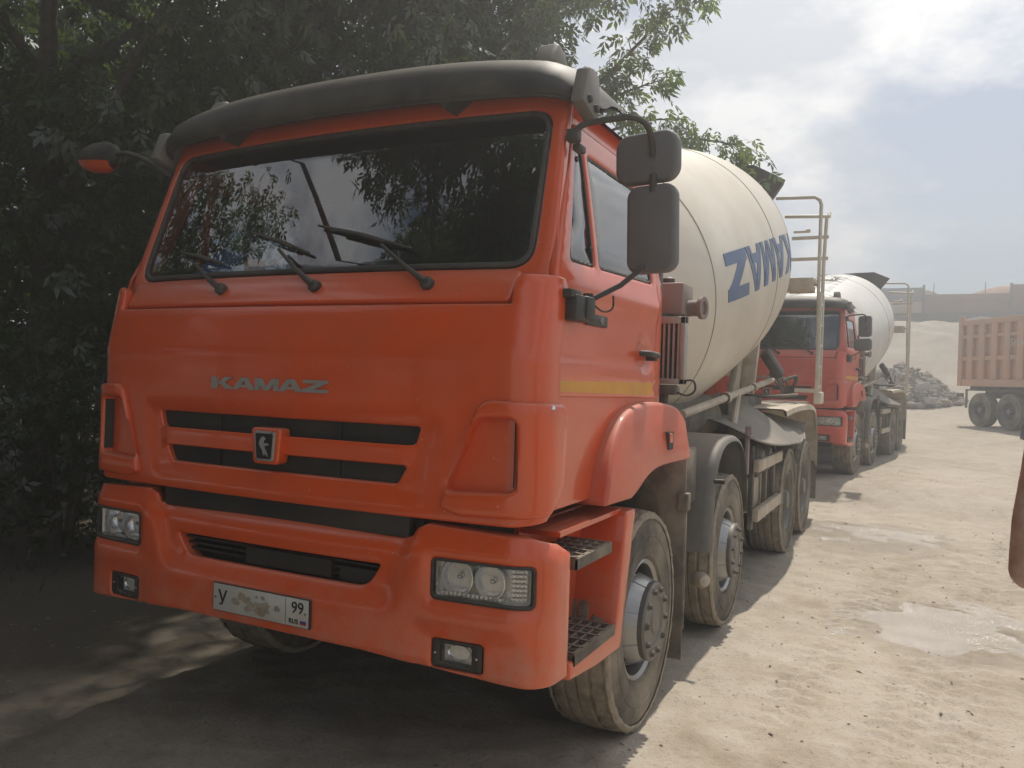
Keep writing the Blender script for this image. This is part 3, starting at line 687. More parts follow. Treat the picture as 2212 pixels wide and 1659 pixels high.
    fin = smooth_path([(0, 1.935, 1.285), (0, 1.6, 1.292), (0, 1.34, 1.29), (0, 1.16, 1.265), (0, 1.02, 1.215), (0, .935, 1.185)], 3)
    for sx in sx_all:
        B = (lambda m: m) if sx > 0 else (lambda m: m.mirror())
        fm_ = MB().prism([(p.y, p.z) for p in fpz]+[(p.y, p.z) for p in fin], 0, .86, 1.252)
        fm_.v = [(x if x < 1 else 1.268-.16*max(0, z-1.28)-.06*max(0, 1.0-y), y, z) for x, y, z in fm_.v]
        fe = B(fm_).build('fender', M['orange_dusty' if paint == 'orange' else paint], T, bevel=.035, seg=4, angle=50)
        B(MB().box(1.23, 1.2595, 1.50, 1.58, 1.365, 1.455)).build('fender_recess', M['liner'], fe)
        B(MB().box(1.24, 1.264, 1.505, 1.56, 1.40, 1.45)).build('fender_catch', M[paint], fe, bevel=.004)
        # step housing
        sh = panel(F_side(.0, 1.238), rpoly([(.312, .565), (.60, .535), (.905, .525), (1.06, 1.125), (.925, 1.125), (.825, .612), (.312, .632)], [.01, .02, .03, .02, .02, .03, .01]), [], .04, .010, .20)
        sh.box(1.01, 1.03, .26, .95, .56, 1.14); sh.box(1.03, 1.21, .33, .84, .56, .60); sh.box(1.03, 1.20, .27, .95, 1.115, 1.135)
        st = B(sh).build('step_housing', M[paint], T, angle=45, fix=False)
        for zz, y1 in ((1.0, .73), (.63, .80)):
            tr = MB()
            for k in range(6):
                yy = .36+(y1-.38)*k/5; tr.box(1.01, 1.238, yy-.006, yy+.006, zz, zz+.030)
            for k in range(6):
                xx = 1.015+.215*k/5; tr.box(xx-.005, xx+.005, .352, y1, zz+.002, zz+.027)
            for k in range(9):
                for m in range(5): tr.cbox((1.03+m*.045, .37+(y1-.39)*k/8, zz+.013), (.026, .006, .020), Matrix.Rotation(R(45), 3, 'Z'))
            tr.box(1.005, 1.242, .348, .356, zz-.02, zz+.02); tr.box(1.232, 1.243, .348, y1, zz-.018, zz+.026)
            B(tr).build('step_tread', M['frame'], st)
        # dark wheel housing
        wl_ = MB(); arc = [(1.35+.62*math.cos(t), .60+.66*math.sin(t)) for t in np.linspace(R(-5), R(126), 16)]
        wl_.grid([[(xx, a, b) for a, b in arc] for xx in (.55, 1.12)]); wl_.box(.50, .55, .7, 2.05, .5, 1.3)
        B(wl_).build('wheel_housing', M['frame'], T)
        fl = MB(); fl.box(.88, 1.20, 2.09, 2.105, .10, 1.28); fl.cbox((1.19, 2.10, 1.02), (.06, .07, .10)); fl.cbox((1.195, 2.11, .65), (.02, .03, .75))
        B(fl).build('mudflap', M['flap'], T, bevel=.006)
        # wheels
        wheel(T, 1.052*sx, 1.35, sx, 'front', sx > 0); wheel(T, 1.055*sx, 3.29, sx, 'front', sx > 0)
        for yy in (6.13, 7.45):
            wheel(T, 1.065*sx, yy, sx, 'rear', sx > 0); wheel(T, .705*sx, yy, sx, 'rear', False)
        # guard over the second axle
        gp = smooth_path([(0, 2.64, .62), (0, 2.66, .95), (0, 2.74, 1.18), (0, 2.92, 1.31), (0, 3.20, 1.35), (0, 3.48, 1.32), (0, 3.70, 1.20), (0, 3.82, 1.0), (0, 3.88, .72)], 4)
        gm = MB(); rows = []
        for (xx, dd) in ((.82, 0), (1.17, 0), (1.205, -.006), (1.225, -.022), (1.232, -.045), (1.222, -.045), (1.20, -.02), (1.17, -.014), (.82, -.014)):
            row = []
            for p in gp:
                c = Vector((0, 3.27, .85)); w = (p-c).normalized(); q = p+w*dd; row.append((xx, q.y, q.z))
            rows.append(row)
        gm.grid(rows); gd = B(gm).build('wheel_guard', M['greyplastic'], T, angle=50)
        B(MB().tube([(.9, 2.72, 1.07), (1.16, 2.72, 1.075)], .018, 8).tube([(1.16, 2.72, 1.075), (1.29, 2.72, 1.078)], [.012, .016], 8).cbox((1.05, 2.70, 1.12), (.06, .05, .04))).build('marker_stalk', M['black'], gd)
        # battery / tank box between fender and guard
        B(MB().box(.55, 1.13, 2.14, 2.62, .95, 1.30).box(.60, 1.08, 2.18, 2.60, 1.30, 1.335)).build('side_box', M['frame'], T, bevel=.02)
        B(MB().lathe([(-.16, .05), (-.03, .058), (.02, .052), (.045, .034), (.055, 0)], (1.15, 2.76, .42), (.5, -.6, 0), 18)).build('brake_cylinder', M['creamsteel'], T)
        # underrun protection frame
        ur = empty('underrun_frame'); ur.parent = T
        B(MB().box(1.18, 1.235, 4.30, 5.52, .985, 1.085)).build('upper_rail', M['creamsteel'], ur, bevel=.008); B(MB().box(1.18, 1.235, 4.30, 5.52, .575, .675)).build('lower_rail', M['creamsteel'], ur, bevel=.008)
        for yy in (4.36, 5.0, 5.44): B(MB().box(1.14, 1.178, yy-.04, yy+.04, .50, 1.20)).build('post', M['frame'], ur, bevel=.006)
        B(MB().box(1.2355, 1.238, 4.34, 5.5, 1.0, 1.07)).build('reflective_strip', M['creamsteel'], ur)
        B(MB().box(1.145, 1.175, 4.10, 4.16, .98, 1.34).box(1.14, 1.19, 4.13, 4.20, 1.30, 1.37)).build('marker_bracket', M['pump'], ur, bevel=.006)
        for yy, rr in ((4.55, .15), (4.92, .15)):
            t = MB().lathe([(-.36, 0), (-.36, rr*.6), (-.32, rr*.93), (-.28, rr), (.28, rr), (.32, rr*.93), (.36, rr*.6), (.36, 0)], (.86, yy, 1.06), (1, 0, 0), 24); t.lathe([(.1, rr+.004), (.14, rr+.004)], (.86, yy, 1.06), (1, 0, 0), 24)
            B(t).build('air_tank', M['black'], T)
        B(MB().box(.75, 1.12, 4.5, 5.35, .60, .92)).build('fuel_tank', M['creamsteel'], T, bevel=.05, seg=3)
        # crumpled mudguard sheet over the third axle
        cols = 22; rws = 14; rows = []
        for j in range(rws+1):
            s = j/rws; row = []
            for i in range(cols+1):
                t = i/cols; y = 4.05+3.55*t
                zi = 1.44+.20*math.exp(-((t-.42)/.17)**2)-.06*t; zo = 1.31-.15*math.sin(t*math.pi)**.8-.05*t; xo = 1.18+.16*math.sin(min(1, t*1.1)*math.pi)**.7
                x = .62+(xo-.62)*s; z = zi+(zo-zi)*s**1.6+.02*math.sin(9*t+4*s)*s+.035*math.exp(-((t-.62)/.05)**2)*s
                row.append((x, y, z))
            rows.append(row)
        sm = MB().grid(rows); lo_ = MB(); lo_.v = [(x, y, z-.008) for x, y, z in sm.v]; lo_.f = [tuple(reversed(f)) for f in sm.f]; sm.add(lo_.v, lo_.f)
        so2 = B(sm).build('mudguard_sheet', M['sheet'], T, angle=50, fix=False)
        B(MB().tube([Vector(p)+Vector((.006, 0, -.004)) for p in rows[-1]], .010, 6)).build('sheet_rim', M['greyplastic'], so2)
        # rear fender with ribbed top
        rf = MB(); pth = smooth_path([(0, 5.75, 1.47), (0, 6.6, 1.50), (0, 7.6, 1.495), (0, 8.1, 1.46), (0, 8.35, 1.35), (0, 8.48, 1.12), (0, 8.52, .75)], 5)
        rows = [[(xx, p.y, p.z+dz) for p in pth] for xx, dz in ((.60, 0), (1.19, 0), (1.225, -.02), (1.232, -.07), (1.215, -.07), (1.19, -.012), (.60, -.012))]
        rf.grid(rows)
        ro = B(rf).build('rear_fender', M['creamsteel'], T, angle=40)
        for k in range(11): B(MB().box(.7, 1.17, 7.05+k*.085, 7.085+k*.085, 1.494, 1.512)).build('fender_rib', M['creamsteel'], ro, bevel=.004)
        B(MB().box(.85, 1.22, 8.56, 8.575, .25, .95)).build('mudflap', M['flap'], T, bevel=.005)
    # --- chassis
    ch = MB()
    for s in (-1, 1): ch.box(.38*s-.04, .38*s+.04, .35, 8.75, .82, 1.10)
    for yy in (.6, 2.2, 4.2, 5.4, 6.8, 8.6): ch.box(-.4, .4, yy-.06, yy+.06, .86, 1.06)
    ch.build('chassis_frame', M['frame'], T, bevel=.01)
    for yy in (1.35, 3.29, 6.13, 7.45):
        ax = MB().tube([(-1.0, yy, .53), (1.0, yy, .53)], .075, 12); ax.lathe([(-.2, .05), (-.12, .18), (.12, .18), (.2, .05)], (0, yy, .55), (0, 1, 0), 16); ax.build('axle', M['frame'], T)
        for s in (-1, 1): MB().box(.45*s-.045, .45*s+.045, yy-.7, yy+.7, .66, .76).build('leaf_spring', M['frame'], T, bevel=.02)
    MB().box(-.36, .36, .32, 1.9, .62, 1.5).build('engine', M['frame'], T, bevel=.04)
    MB().tube([(0, 1.9, .75), (0, 6.1, .62)], .06, 10).build('drive_shaft', M['frame'], T)
    sf = MB()
    for s in (-1, 1): sf.box(.36*s-.05, .36*s+.05, 1.95, 8.6, 1.10, 1.30)
    sf.build('mixer_subframe', M['creamsteel'], T, bevel=.01)
    MB().prism([(1.95, 1.30), (2.75, 1.30), (2.55, 2.0), (2.15, 2.0)], 0, -.42, .42).build('front_pedestal', M['creamsteel'], T, bevel=.02)
    for s in (-1, 1):
        B = (lambda m: m) if s > 0 else (lambda m: m.mirror())
        B(MB().prism([(6.55, 1.30), (7.35, 1.30), (7.65, 2.42), (7.40, 2.46)], 0, .42, .50).prism([(6.95, 1.30), (7.05, 1.30), (7.55, 2.4), (7.45, 2.42)], 0, .50, .66)).build('rear_pedestal', M['creamsteel'], T, bevel=.015)
        B(MB().lathe([(-.06, 0), (-.06, .12), (.06, .12), (.06, 0)], (.52, 7.42, 2.50), (0, .976, .217), 20)).build('support_roller', M['alu'], T)
    # --- drum
    t_ = .219; A = Vector((0, math.cos(t_), math.sin(t_))); O = Vector((.024, 4, 2.51))
    st_ = [-1.86, -1.85, -1.6, -1.3, -1.0, -.6, -.1, .5, 1.0, 1.5, 1.9, 2.2, 2.6, 3.0, 3.6, 4.2, 4.25]; rr = [0, .70, .86, .985, 1.09, 1.145, 1.178, 1.19, 1.195, 1.198, 1.185, 1.14, 1.055, .95, .80, .65, .62]
    fin_ = np.concatenate([[-1.86, -1.85], np.linspace(-1.6, 4.2, 59), [4.25]])
    from_ = np.interp(fin_, st_, rr); k3 = np.convolve(np.pad(from_[2:-1], 2, mode='edge'), np.ones(5)/5, 'valid'); from_[3:-2] = k3[1:-1]
    dm = MB().lathe(list(zip(fin_, from_)), O, A, 96)
    D = dm.build('drum', dr, T, angle=50)
    rad = lambda s: float(np.interp(s, fin_, from_))
    bx, by, bz = Vector((1, 0, 0)), Vector((0, -math.sin(t_), math.cos(t_))), A
    def Pd(s, ph, d): return O+A*s+(bx*math.cos(ph)+by*math.sin(ph))*(rad(s)+d)
    for s in (-.95, 1.0, 2.12):
        MB().lathe([(s-.006, rad(s-.006)), (s-.004, rad(s)+.004), (s+.004, rad(s)+.004), (s+.006, rad(s+.006))], O, A, 96).build('weld_seam', M['seam'], D)
    MB().lathe([(3.25, rad(3.25)), (3.25, rad(3.25)+.05), (3.40, rad(3.25)+.05), (3.40, rad(3.4))], O, A, 64).build('roller_ring', M['alu'], D)
    MB().lathe([(-1.95, .0), (-1.95, .30), (-1.84, .32)], O, A, 32).build('drive_flange', M['frame'], D)
    ph0 = opt['phi']
    if opt.get('text'):
        def Ft(u, v, d): return tuple(Pd(-u, R(ph0)-v/1.18, d))
        letters('KAMAZ', Ft, -1.98, .545, .53, .365, -.295, .0035).build('drum_lettering', M['blue'], D, angle=20)
    else:
        def Ft(u, v, d): return tuple(Pd(-u, R(ph0)-v/1.18, d))
        letters('KAMAZ', Ft, -2.0, .56, .53, .42, -.1, .003).build('drum_lettering', M['greyblue'], D, angle=20)
    hp = MB(); q = [[tuple(Pd(s, R(a), .03)) for a in np.linspace(80, 100, 6)] for s in np.linspace(.35, .75, 4)]; hp.grid(q)
    for (s, a) in ((.4, 82), (.7, 82), (.4, 98), (.7, 98), (.55, 79)): c = Pd(s, R(a), .03); hp.cbox(c, (.05, .08, .03))
    for s0, s1 in ((.3, .34), (.76, .8)): hp.tube([Pd(s0, R(a), .025) for a in np.linspace(78, 102, 7)], .015, 6)
    hp.build('drum_hatch', dr, D)
    # --- hopper, chute, platform and ladder at the rear
    # hopper: flared funnel standing on the drum mouth
    hm = MB(); r0 = [(-.72, 7.25, 4.28), (.55, 7.25, 4.30), (.86, 7.62, 4.18), (.74, 8.25, 4.26), (-.74, 8.25, 4.30)]; r1 = [(-.36, 7.62, 3.72), (.36, 7.62, 3.72), (.42, 7.8, 3.70), (.36, 8.2, 3.68), (-.36, 8.2, 3.68)]
    hm.grid([r0, r1], True); hm.grid([[(x*.97, y*.998+.02, z) for x, y, z in r0], [(x*.95, y, z) for x, y, z in r1]], True); hm.build('hopper', M['hopper'], T, fix=False)
    cm = MB(); rows = []
    for a in np.linspace(R(200), R(340), 13): rows.append([(.34*math.cos(a), 8.35, 2.75+.30*math.sin(a)), (.28*math.cos(a), 9.3, 2.05+.26*math.sin(a))])
    cm.grid(rows); cm.build('chute', M['creamsteel'], T)
    MB().tube([(.92, 3.0, 1.485), (.92, 6.75, 1.76)], .032, 10).lathe([(-.05, .05), (.05, .05)], (.92, 4.4, 1.588), (0, 1, .07), 12).lathe([(-.04, .05), (.04, .05)], (.92, 5.6, 1.676), (0, 1, .07), 12).build('control_rod', M['creamsteel'], T)
    MB().tube([(.92, 4.9, 1.61), (.95, 4.6, 1.35)], .03, 8).build('rod_bracket', M['creamsteel'], T)
    lv = MB(); lv.cbox((.98, 6.35, 1.93), (.10, .12, .34), Matrix.Rotation(R(35), 3, 'X') @ Matrix.Rotation(R(-25), 3, 'Y')); lv.build('control_box', M['black'], T, bevel=.02)
    hs = empty('hose_bundle'); hs.parent = T
    for k in range(6):
        a = random.uniform(-.1, .1); MB().tube(smooth_path([(.96+a*.5, 6.5+k*.12, 1.84-.02*k), (1.04+a, 6.6+k*.16, 1.78+a*.4), (1.02, 6.8+k*.16, 1.64), (.98, 7.0+k*.13, 1.55)], 5), .012, 6).build('hose', M['black'], hs)
    MB().tube([(1.08, 7.25, 1.56), (1.10, 7.2, 1.80)], .008, 6).lathe([(-.02, 0), (-.012, .016), (.012, .016), (.02, 0)], (1.10, 7.2, 1.81), (0, 0, 1), 10).build('lever', M['black'], hs)
    MB().tube(smooth_path([(.7, 6.2, 1.60), (.95, 6.3, 1.58), (1.14, 6.6, 1.60), (1.14, 7.1, 1.60), (.95, 7.4, 1.58), (.7, 7.5, 1.58)], 5), .016, 8).build('guard_hoop', M['frame'], hs)
    MB().box(-1.0, 1.16, 8.15, 8.75, 3.02, 3.05).box(.86, 1.16, 8.12, 8.15, 2.90, 3.06).box(.80, 1.12, 8.2, 8.7, 2.92, 3.0).build('platform', M['creamsteel'], T, bevel=.008)
    ld = empty('ladder'); ld.parent = T
    for yy in (8.60, 8.90):
        pts = [(1.19, yy, 1.57), (1.185, yy, 2.3), (1.17, yy, 3.0), (1.17, yy, 4.06), (1.15, yy, 4.12), (1.09, yy, 4.16), (.60, yy, 4.18)] if yy < 8.7 else [(1.19, yy, 1.57), (1.19, yy, 3.3), (1.21, yy, 3.95), (1.25, yy-.05, 3.99), (1.27, yy-.15, 3.93), (.7, yy-.15, 3.96)]
        MB().tube(pts, .023, 8).build('ladder_rail', M['ladderpaint'], ld)
        MB().cbox((1.19, yy, 2.25), (.05, .05, 1.35)).build('ladder_rail', M['ladderpaint'], ld, bevel=.006)
    for zz in np.arange(1.68, 2.95, .27): MB().box(1.175, 1.205, 8.6, 8.9, zz, zz+.035).build('rung', M['ladderpaint'], ld)
    for zz in (3.38, 3.66): MB().box(.80, 1.26, 8.72, 8.76, zz-.02, zz+.02).build('guard_rail', M['ladderpaint'], ld)
    MB().tube([(.84, 8.6, 3.72), (1.0, 8.6, 3.72)], .018, 8).lathe([(-.03, 0), (-.02, .028), (.02, .028), (.03, 0)], (1.02, 8.6, 3.73), (1, 0, 0), 10).build('rail_knob', M['ladderpaint'], ld)
    MB().cbox((1.20, 8.75, 1.55), (.09, .36, .16)).build('ladder_foot', M['ladderpaint'], ld, bevel=.02)
    MB().box(.95, 1.2, 8.2, 8.24, 1.62, 1.67).build('ladder_arm', M['ladderpaint'], ld)
    MB().box(-1.1, 1.1, 8.75, 8.83, .75, .9).build('rear_bumper', M['frame'], T, bevel=.01)
    # --- oil cooler and pump box behind the cab
    co_ = empty('oil_cooler'); co_.parent = T
    MB().box(1.02, 1.245, 1.80, 1.86, 1.70, 1.73).box(1.02, 1.245, 1.80, 1.86, 2.03, 2.07).box(1.215, 1.245, 1.80, 1.86, 1.70, 2.07).box(.95, 1.03, 1.80, 1.86, 1.70, 2.07).build('cooler_frame', M['alu'], co_, bevel=.004)
    MB().box(1.03, 1.215, 1.845, 1.86, 1.73, 2.03).build('cooler_core', M['hole'], co_)
    fn = MB().box(-.006, .006, -.02, .02, -.15, .15).mesh('cooler_fin', M['alu'])
    for k in range(7): link('cooler_fin', fn, co_, (1.045+k*.027, 1.825, 1.88))
    MB().tube(smooth_path([(1.24, 1.83, 1.72), (1.29, 1.83, 1.72), (1.30, 1.83, 1.67), (1.26, 1.83, 1.64), (1.20, 1.83, 1.655)], 5), .006, 6).build('cooler_hose', M['black'], co_)
    MB().box(1.03, 1.20, 1.80, 1.9, 1.64, 1.695).tube([(1.12, 1.85, 1.5), (1.12, 1.85, 1.65)], .03, 8).build('cooler_stand', M['frame'], co_, bevel=.01)
    pb = empty('water_pump'); pb.parent = T
    MB().box(.95, 1.205, 1.88, 2.10, 2.09, 2.265).build('pump_box', M['pump'], pb, bevel=.012); MB().lathe([(0, .035), (.03, .035), (.04, .02), (.04, 0)], (1.10, 1.95, 2.264), (0, 0, 1), 14).build('filler_cap', M['black'], pb)
    MB().lathe([(-.2, .045), (.06, .045), (.06, .062), (.085, .064), (.085, .040), (.07, .036), (.07, 0)], (1.215, 2.0, 2.13), (1, -.15, 0), 20).build('flange_pipe', M['pump'], pb)
    MB().tube(smooth_path([(1.18, 1.98, 2.10), (1.10, 1.9, 2.075), (1.0, 1.8, 2.05), (.9, 1.76, 2.0)], 5), .026, 10).build('pump_hose', M['black'], pb)
    MB().box(1.13, 1.155, 1.60, 1.66, 1.55, 2.45).build('cab_rear_trim', M['black'], T, bevel=.006)
    for s in (-1, 1):
        B = (lambda m: m) if s > 0 else (lambda m: m.mirror())
        B(MB().lathe([(-1.05, 0), (-1.05, .10), (-.98, .19), (.98, .19), (1.05, .10), (1.05, 0)], (.66, 3.6, 1.42), (0, 1, 0), 20)).build('water_tank', M['frame'], T)
        B(MB().box(.44, .86, 4.8, 6.5, 1.16, 1.58).box(.46, .60, 2.4, 6.9, 1.12, 1.40)).build('tool_locker', M['frame'], T, bevel=.02)
    # --- interior
    MB().prism([(.24, 1.5), (.24, 2.07), (.34, 2.10), (.60, 2.11), (.78, 2.03), (.74, 1.5)], 0, -1.08, 1.08).build('dashboard', M['dash'], T, bevel=.02)
    MB().prism([(.52, 2.08), (.56, 2.18), (.74, 2.15), (.76, 2.0)], 0, .32, .82).build('instrument_hood', M['dash'], T, bevel=.02)
    s_ = MB(); ring = [Vector((.57+.235*math.cos(a), .84+.11*math.sin(a), 2.16+.21*math.sin(a))) for a in np.linspace(0, 2*math.pi, 33)]
    s_.tube(ring, .016, 8, False)
    for a in (R(90), R(210), R(330)): s_.tube([(.57, .86, 2.13), (.57+.235*math.cos(a), .84+.11*math.sin(a), 2.16+.21*math.sin(a))], .014, 6)
    s_.lathe([(0, .06), (.03, .05), (.04, 0)], (.57, .86, 2.13), (0, .9, .45), 16); s_.build('steering_wheel', M['dash'], T)
    for xx in (-.6, .57):
        se = empty('seat', (xx, 1.25, 1.46)); se.parent = T
        MB().box(-.25, .25, -.3, .22, .15, .42).build('seat_cushion', M['seatcloth'], se, bevel=.06, seg=3); MB().cbox((0, .22, .72), (.48, .14, .72), Matrix.Rotation(R(-10), 3, 'X')).build('backrest', M['seatcloth'], se, bevel=.05, seg=3); MB().cbox((0, .28, 1.12), (.28, .1, .2)).build('headrest', M['seatcloth'], se, bevel=.04, seg=3)
    MB().box(-1.05, 1.05, .50, 1.612, 2.80, 2.815).build('roof_lining', M['liner'], T)
    panel(lambda q: np.stack([q[:, 0], np.full(len(q), 1.605), q[:, 1]], 1), [(-1.08, 1.46), (1.08, 1.46), (1.06, 2.798), (-1.06, 2.798)], [rrect(-.70, -.46, 2.42, 2.68, .03), rrect(.46, .70, 2.42, 2.68, .03)], .3, .004, .004).build('rear_lining', M['liner'], T)
    for xx in (-.58, .58): MB().box(xx-.12, xx+.12, 1.622, 1.626, 2.42, 2.68).build('rear_window', M['sideglass'], T)
def Fd_off(Fd, d):
    def f(q): p = Fd(q); p[:, 0] += d; return p
    return f
# ------------------------------------------------------------------ the ground: a dusty yard, rising to a sand slope
_k = rng.normal(size=(60, 2)); _k /= np.linalg.norm(_k, axis=1)[:, None]; _ph = rng.uniform(0, 6.28, 60)
def fbm(x, y, base, octv, amp, per=6, gain=.5):
    h = np.zeros_like(x, dtype=float); i = 0; f = base; a = amp
    for o in range(octv):
        for j in range(per):
            q = (i*7+j*3) % 60; h += a/per**.5*np.sin((x*_k[q, 0]+y*_k[q, 1])*f*(1+.23*j)+_ph[q]+j); i += 1
        f *= 2.1; a *= gain
    return h
PUD = [((2.62, 4.05), (.50, .62), .25), ((1.95, 7.55), (.62, .80), -.2), ((1.55, 7.9), (.35, .4), 0)]
def pud_mask(x, y):
    m = np.zeros_like(x, dtype=float)
    for (cx, cy_), (a, b), t in PUD:
        u = (x-cx)*math.cos(t)+(y-cy_)*math.sin(t); v = -(x-cx)*math.sin(t)+(y-cy_)*math.cos(t)
        d = np.sqrt((u/a)**2+(v/b)**2)+.16*fbm(x, y, 5.5, 3, 1.0)
        m = np.maximum(m, 1-sstep(d, .80, 1.12))
    return m
def ground_z(x, y, fine=True):
    x = np.asarray(x, float); y = np.asarray(y, float)
    z = .18*sstep(y, 9.6, 11.6)+.32*sstep(y, 14, 30)+.85*sstep(y, 31, 45)
    z = z+sstep(y, 41, 60)*4.9+.35*sstep(y, 44, 58)*fbm(x, y, .35, 3, 1.0)
    z = z+.30*sstep(-x, 3.2, 7)*sstep(y, -8, 2)
    if fine:
        pm = pud_mask(x, y)
        z = z+.016*fbm(x, y, .8, 3, 1.0)*sstep(np.abs(x), .2, 2.2)+.0065*fbm(x, y, 7, 4, 1.0, gain=.62)*(1-pm*.1)-.023*pm+.010*np.exp(-((pm-.35)/.25)**2)
        for xc, sl in ((2.66, .10), (1.80, .12), (3.9, .05), (2.35, .16)):           # tyre tracks
            u = x-(xc+sl*(y-2.0)+.05*np.sin(y*.7+xc)); w = np.exp(-(u/.15)**6)
            lug = np.sign(np.sin(y*46+np.sign(u)*1.3+np.abs(u)*20))*.011
            z = z-w*(.010-lug*(.35+.65*sstep(fbm(x, y, 1.1, 2, 1.0), -.6, .5)))*sstep(y, .2, 1.5)*(1-sstep(y, 9, 14))
    return z
xs = np.concatenate([[-400, -200, -110, -70], np.arange(-45, -12, 3.), np.arange(-12, -3, .4), np.arange(-3, 4.6, .035), np.arange(4.6, 10, .25), np.arange(10, 45, 2.5), [60, 90, 150, 250, 400]])
ys = np.concatenate([[-300, -150, -80, -50, -30], np.arange(-20, -1, 1.), np.arange(-1, 9, .035), np.arange(9, 16, .12), np.arange(16, 66, .5), np.arange(66, 100, 4.), [120, 170, 260, 420]])
XX, YY = np.meshgrid(xs, ys); ZZ = ground_z(XX, YY)
gv = np.stack([XX.ravel(), YY.ravel(), ZZ.ravel()], 1); nx_ = len(xs); ny_ = len(ys)
ii, jj = np.meshgrid(np.arange(nx_-1), np.arange(ny_-1)); b0 = (jj*nx_+ii).ravel()
gme = bpy.data.meshes.new('ground'); gme.from_pydata(gv.tolist(), [], np.stack([b0, b0+1, b0+1+nx_, b0+nx_], 1).tolist())
gme.polygons.foreach_set('use_smooth', [True]*len(gme.polygons))
def ground_mat():
    m, nt, b, o = new_mat('dusty_ground'); g = nd(nt, 'ShaderNodeNewGeometry'); v = g.outputs['Position']
    n1 = noise(nt, v, .55, 6, .6, .4); n2 = noise(nt, v, 4.5, 8, .65); n3 = noise(nt, v, 38, 6, .7)
    c = mixc(nt, ramp(nt, n1, [(.34, 0), (.66, 1)]), (.445, .388, .315), (.33, .278, .215))
    c = mixc(nt, math_nd(nt, 'MULTIPLY', ramp(nt, n2, [(.42, 0), (.70, 1)]), .75), c, (.475, .432, .37))
    c = mixc(nt, math_nd(nt, 'MULTIPLY', ramp(nt, n3, [(.54, 0), (.68, 1)]), .6), c, (.20, .165, .125))
    c = mixc(nt, math_nd(nt, 'MULTIPLY', ramp(nt, noise(nt, v, 1.9, 7, .7, .6), [(.52, 0), (.64, 1)]), .5), c, (.30, .245, .175))
    # shade of trees and truck painted into the soil, darker towards the left
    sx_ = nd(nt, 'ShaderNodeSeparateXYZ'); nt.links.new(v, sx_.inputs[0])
    left_shade = nd(nt, 'ShaderNodeMapRange', inp={1: -.1, 2: -2.2, 3: 0.0, 4: 1.0}); nt.links.new(math_nd(nt, 'ADD', sx_.outputs[0], math_nd(nt, 'MULTIPLY', math_nd(nt, 'SUBTRACT', noise(nt, v, 1.3, 6, .65), .5), 3.0)), left_shade.inputs[0])
    c = mixc(nt, math_nd(nt, 'MULTIPLY', left_shade.outputs[0], .85), c, (.085, .07, .052))
    # damp earth round the puddles
    damp = None
    for (cx, cy_), (a, bb), t in PUD:
        mp = nd(nt, 'ShaderNodeVectorMath', operation='SUBTRACT'); nt.links.new(v, mp.inputs[0]); mp.inputs[1].default_value = (cx, cy_, 0)
        ms = nd(nt, 'ShaderNodeVectorMath', operation='MULTIPLY'); nt.links.new(mp.outputs[0], ms.inputs[0]); ms.inputs[1].default_value = (1/a, 1/bb, 0)
        ln = nd(nt, 'ShaderNodeVectorMath', operation='LENGTH'); nt.links.new(ms.outputs[0], ln.inputs[0])
        q = math_nd(nt, 'ADD', ln.outputs['Value'], math_nd(nt, 'MULTIPLY', math_nd(nt, 'SUBTRACT', noise(nt, v, 2.6, 6, .65), .5), 1.6))
        d_ = ramp(nt, q, [(.95, 1), (1.0, .75)] if False else [(.0, 1), (1.0, 0)]); nt.nodes[-1]
        mr = nd(nt, 'ShaderNodeMapRange', inp={1: .95, 2: 1.55, 3: 1.0, 4: 0.0}); nt.links.new(q, mr.inputs[0])
        damp = mr.outputs[0] if damp is None else math_nd(nt, 'MAXIMUM', damp, mr.outputs[0])
    c = mixc(nt, math_nd(nt, 'MULTIPLY', damp, .62), c, (.20, .16, .115))
    nt.links.new(c, b.inputs['Base Color'])
    nt.links.new(math_nd(nt, 'SUBTRACT', .93, math_nd(nt, 'MULTIPLY', damp, .35)), b.inputs['Roughness']); b.inputs['Specular IOR Level'].default_value = .25
    bn = nd(nt, 'ShaderNodeBump', inp={'Strength': .9, 'Distance': .012}); h = math_nd(nt, 'ADD', noise(nt, v, 22, 8, .7), math_nd(nt, 'MULTIPLY', noise(nt, v, 95, 4, .6), .4)); nt.links.new(h, bn.inputs['Height']); nt.links.new(bn.outputs[0], b.inputs['Normal'])
    return m
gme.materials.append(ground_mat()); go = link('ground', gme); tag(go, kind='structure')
def water_mat():
    m, nt, b, o = new_mat('muddy_water'); g = nd(nt, 'ShaderNodeNewGeometry'); v = g.outputs['Position']
    c = mixc(nt, ramp(nt, noise(nt, v, 3, 5), [(.4, 0), (.6, 1)]), (.46, .42, .37), (.40, .36, .31)); nt.links.new(c, b.inputs['Base Color'])
    b.inputs['Roughness'].default_value = .10; b.inputs['Specular IOR Level'].default_value = 1.0
    bn = nd(nt, 'ShaderNodeBump', inp={'Strength': 1.0, 'Distance': .010}); nt.links.new(noise(nt, v, 60, 6, .75), bn.inputs['Height']); nt.links.new(bn.outputs[0], b.inputs['Normal'])
    return m
wm = water_mat()
for cx, cy_, a, b_ in ((2.62, 4.05, .85, 1.0), (1.85, 7.6, 1.0, 1.15)):
    pts = [(cx+a*math.cos(t), cy_+b_*math.sin(t)) for t in np.linspace(0, 2*math.pi, 40, endpoint=False)]
    gz0 = float(ground_z(np.array([cx]), np.array([cy_]))[0])
    w = MB().prism(pts, 2, -.08, -.012).build('puddle', wm); tag(w, kind='structure')
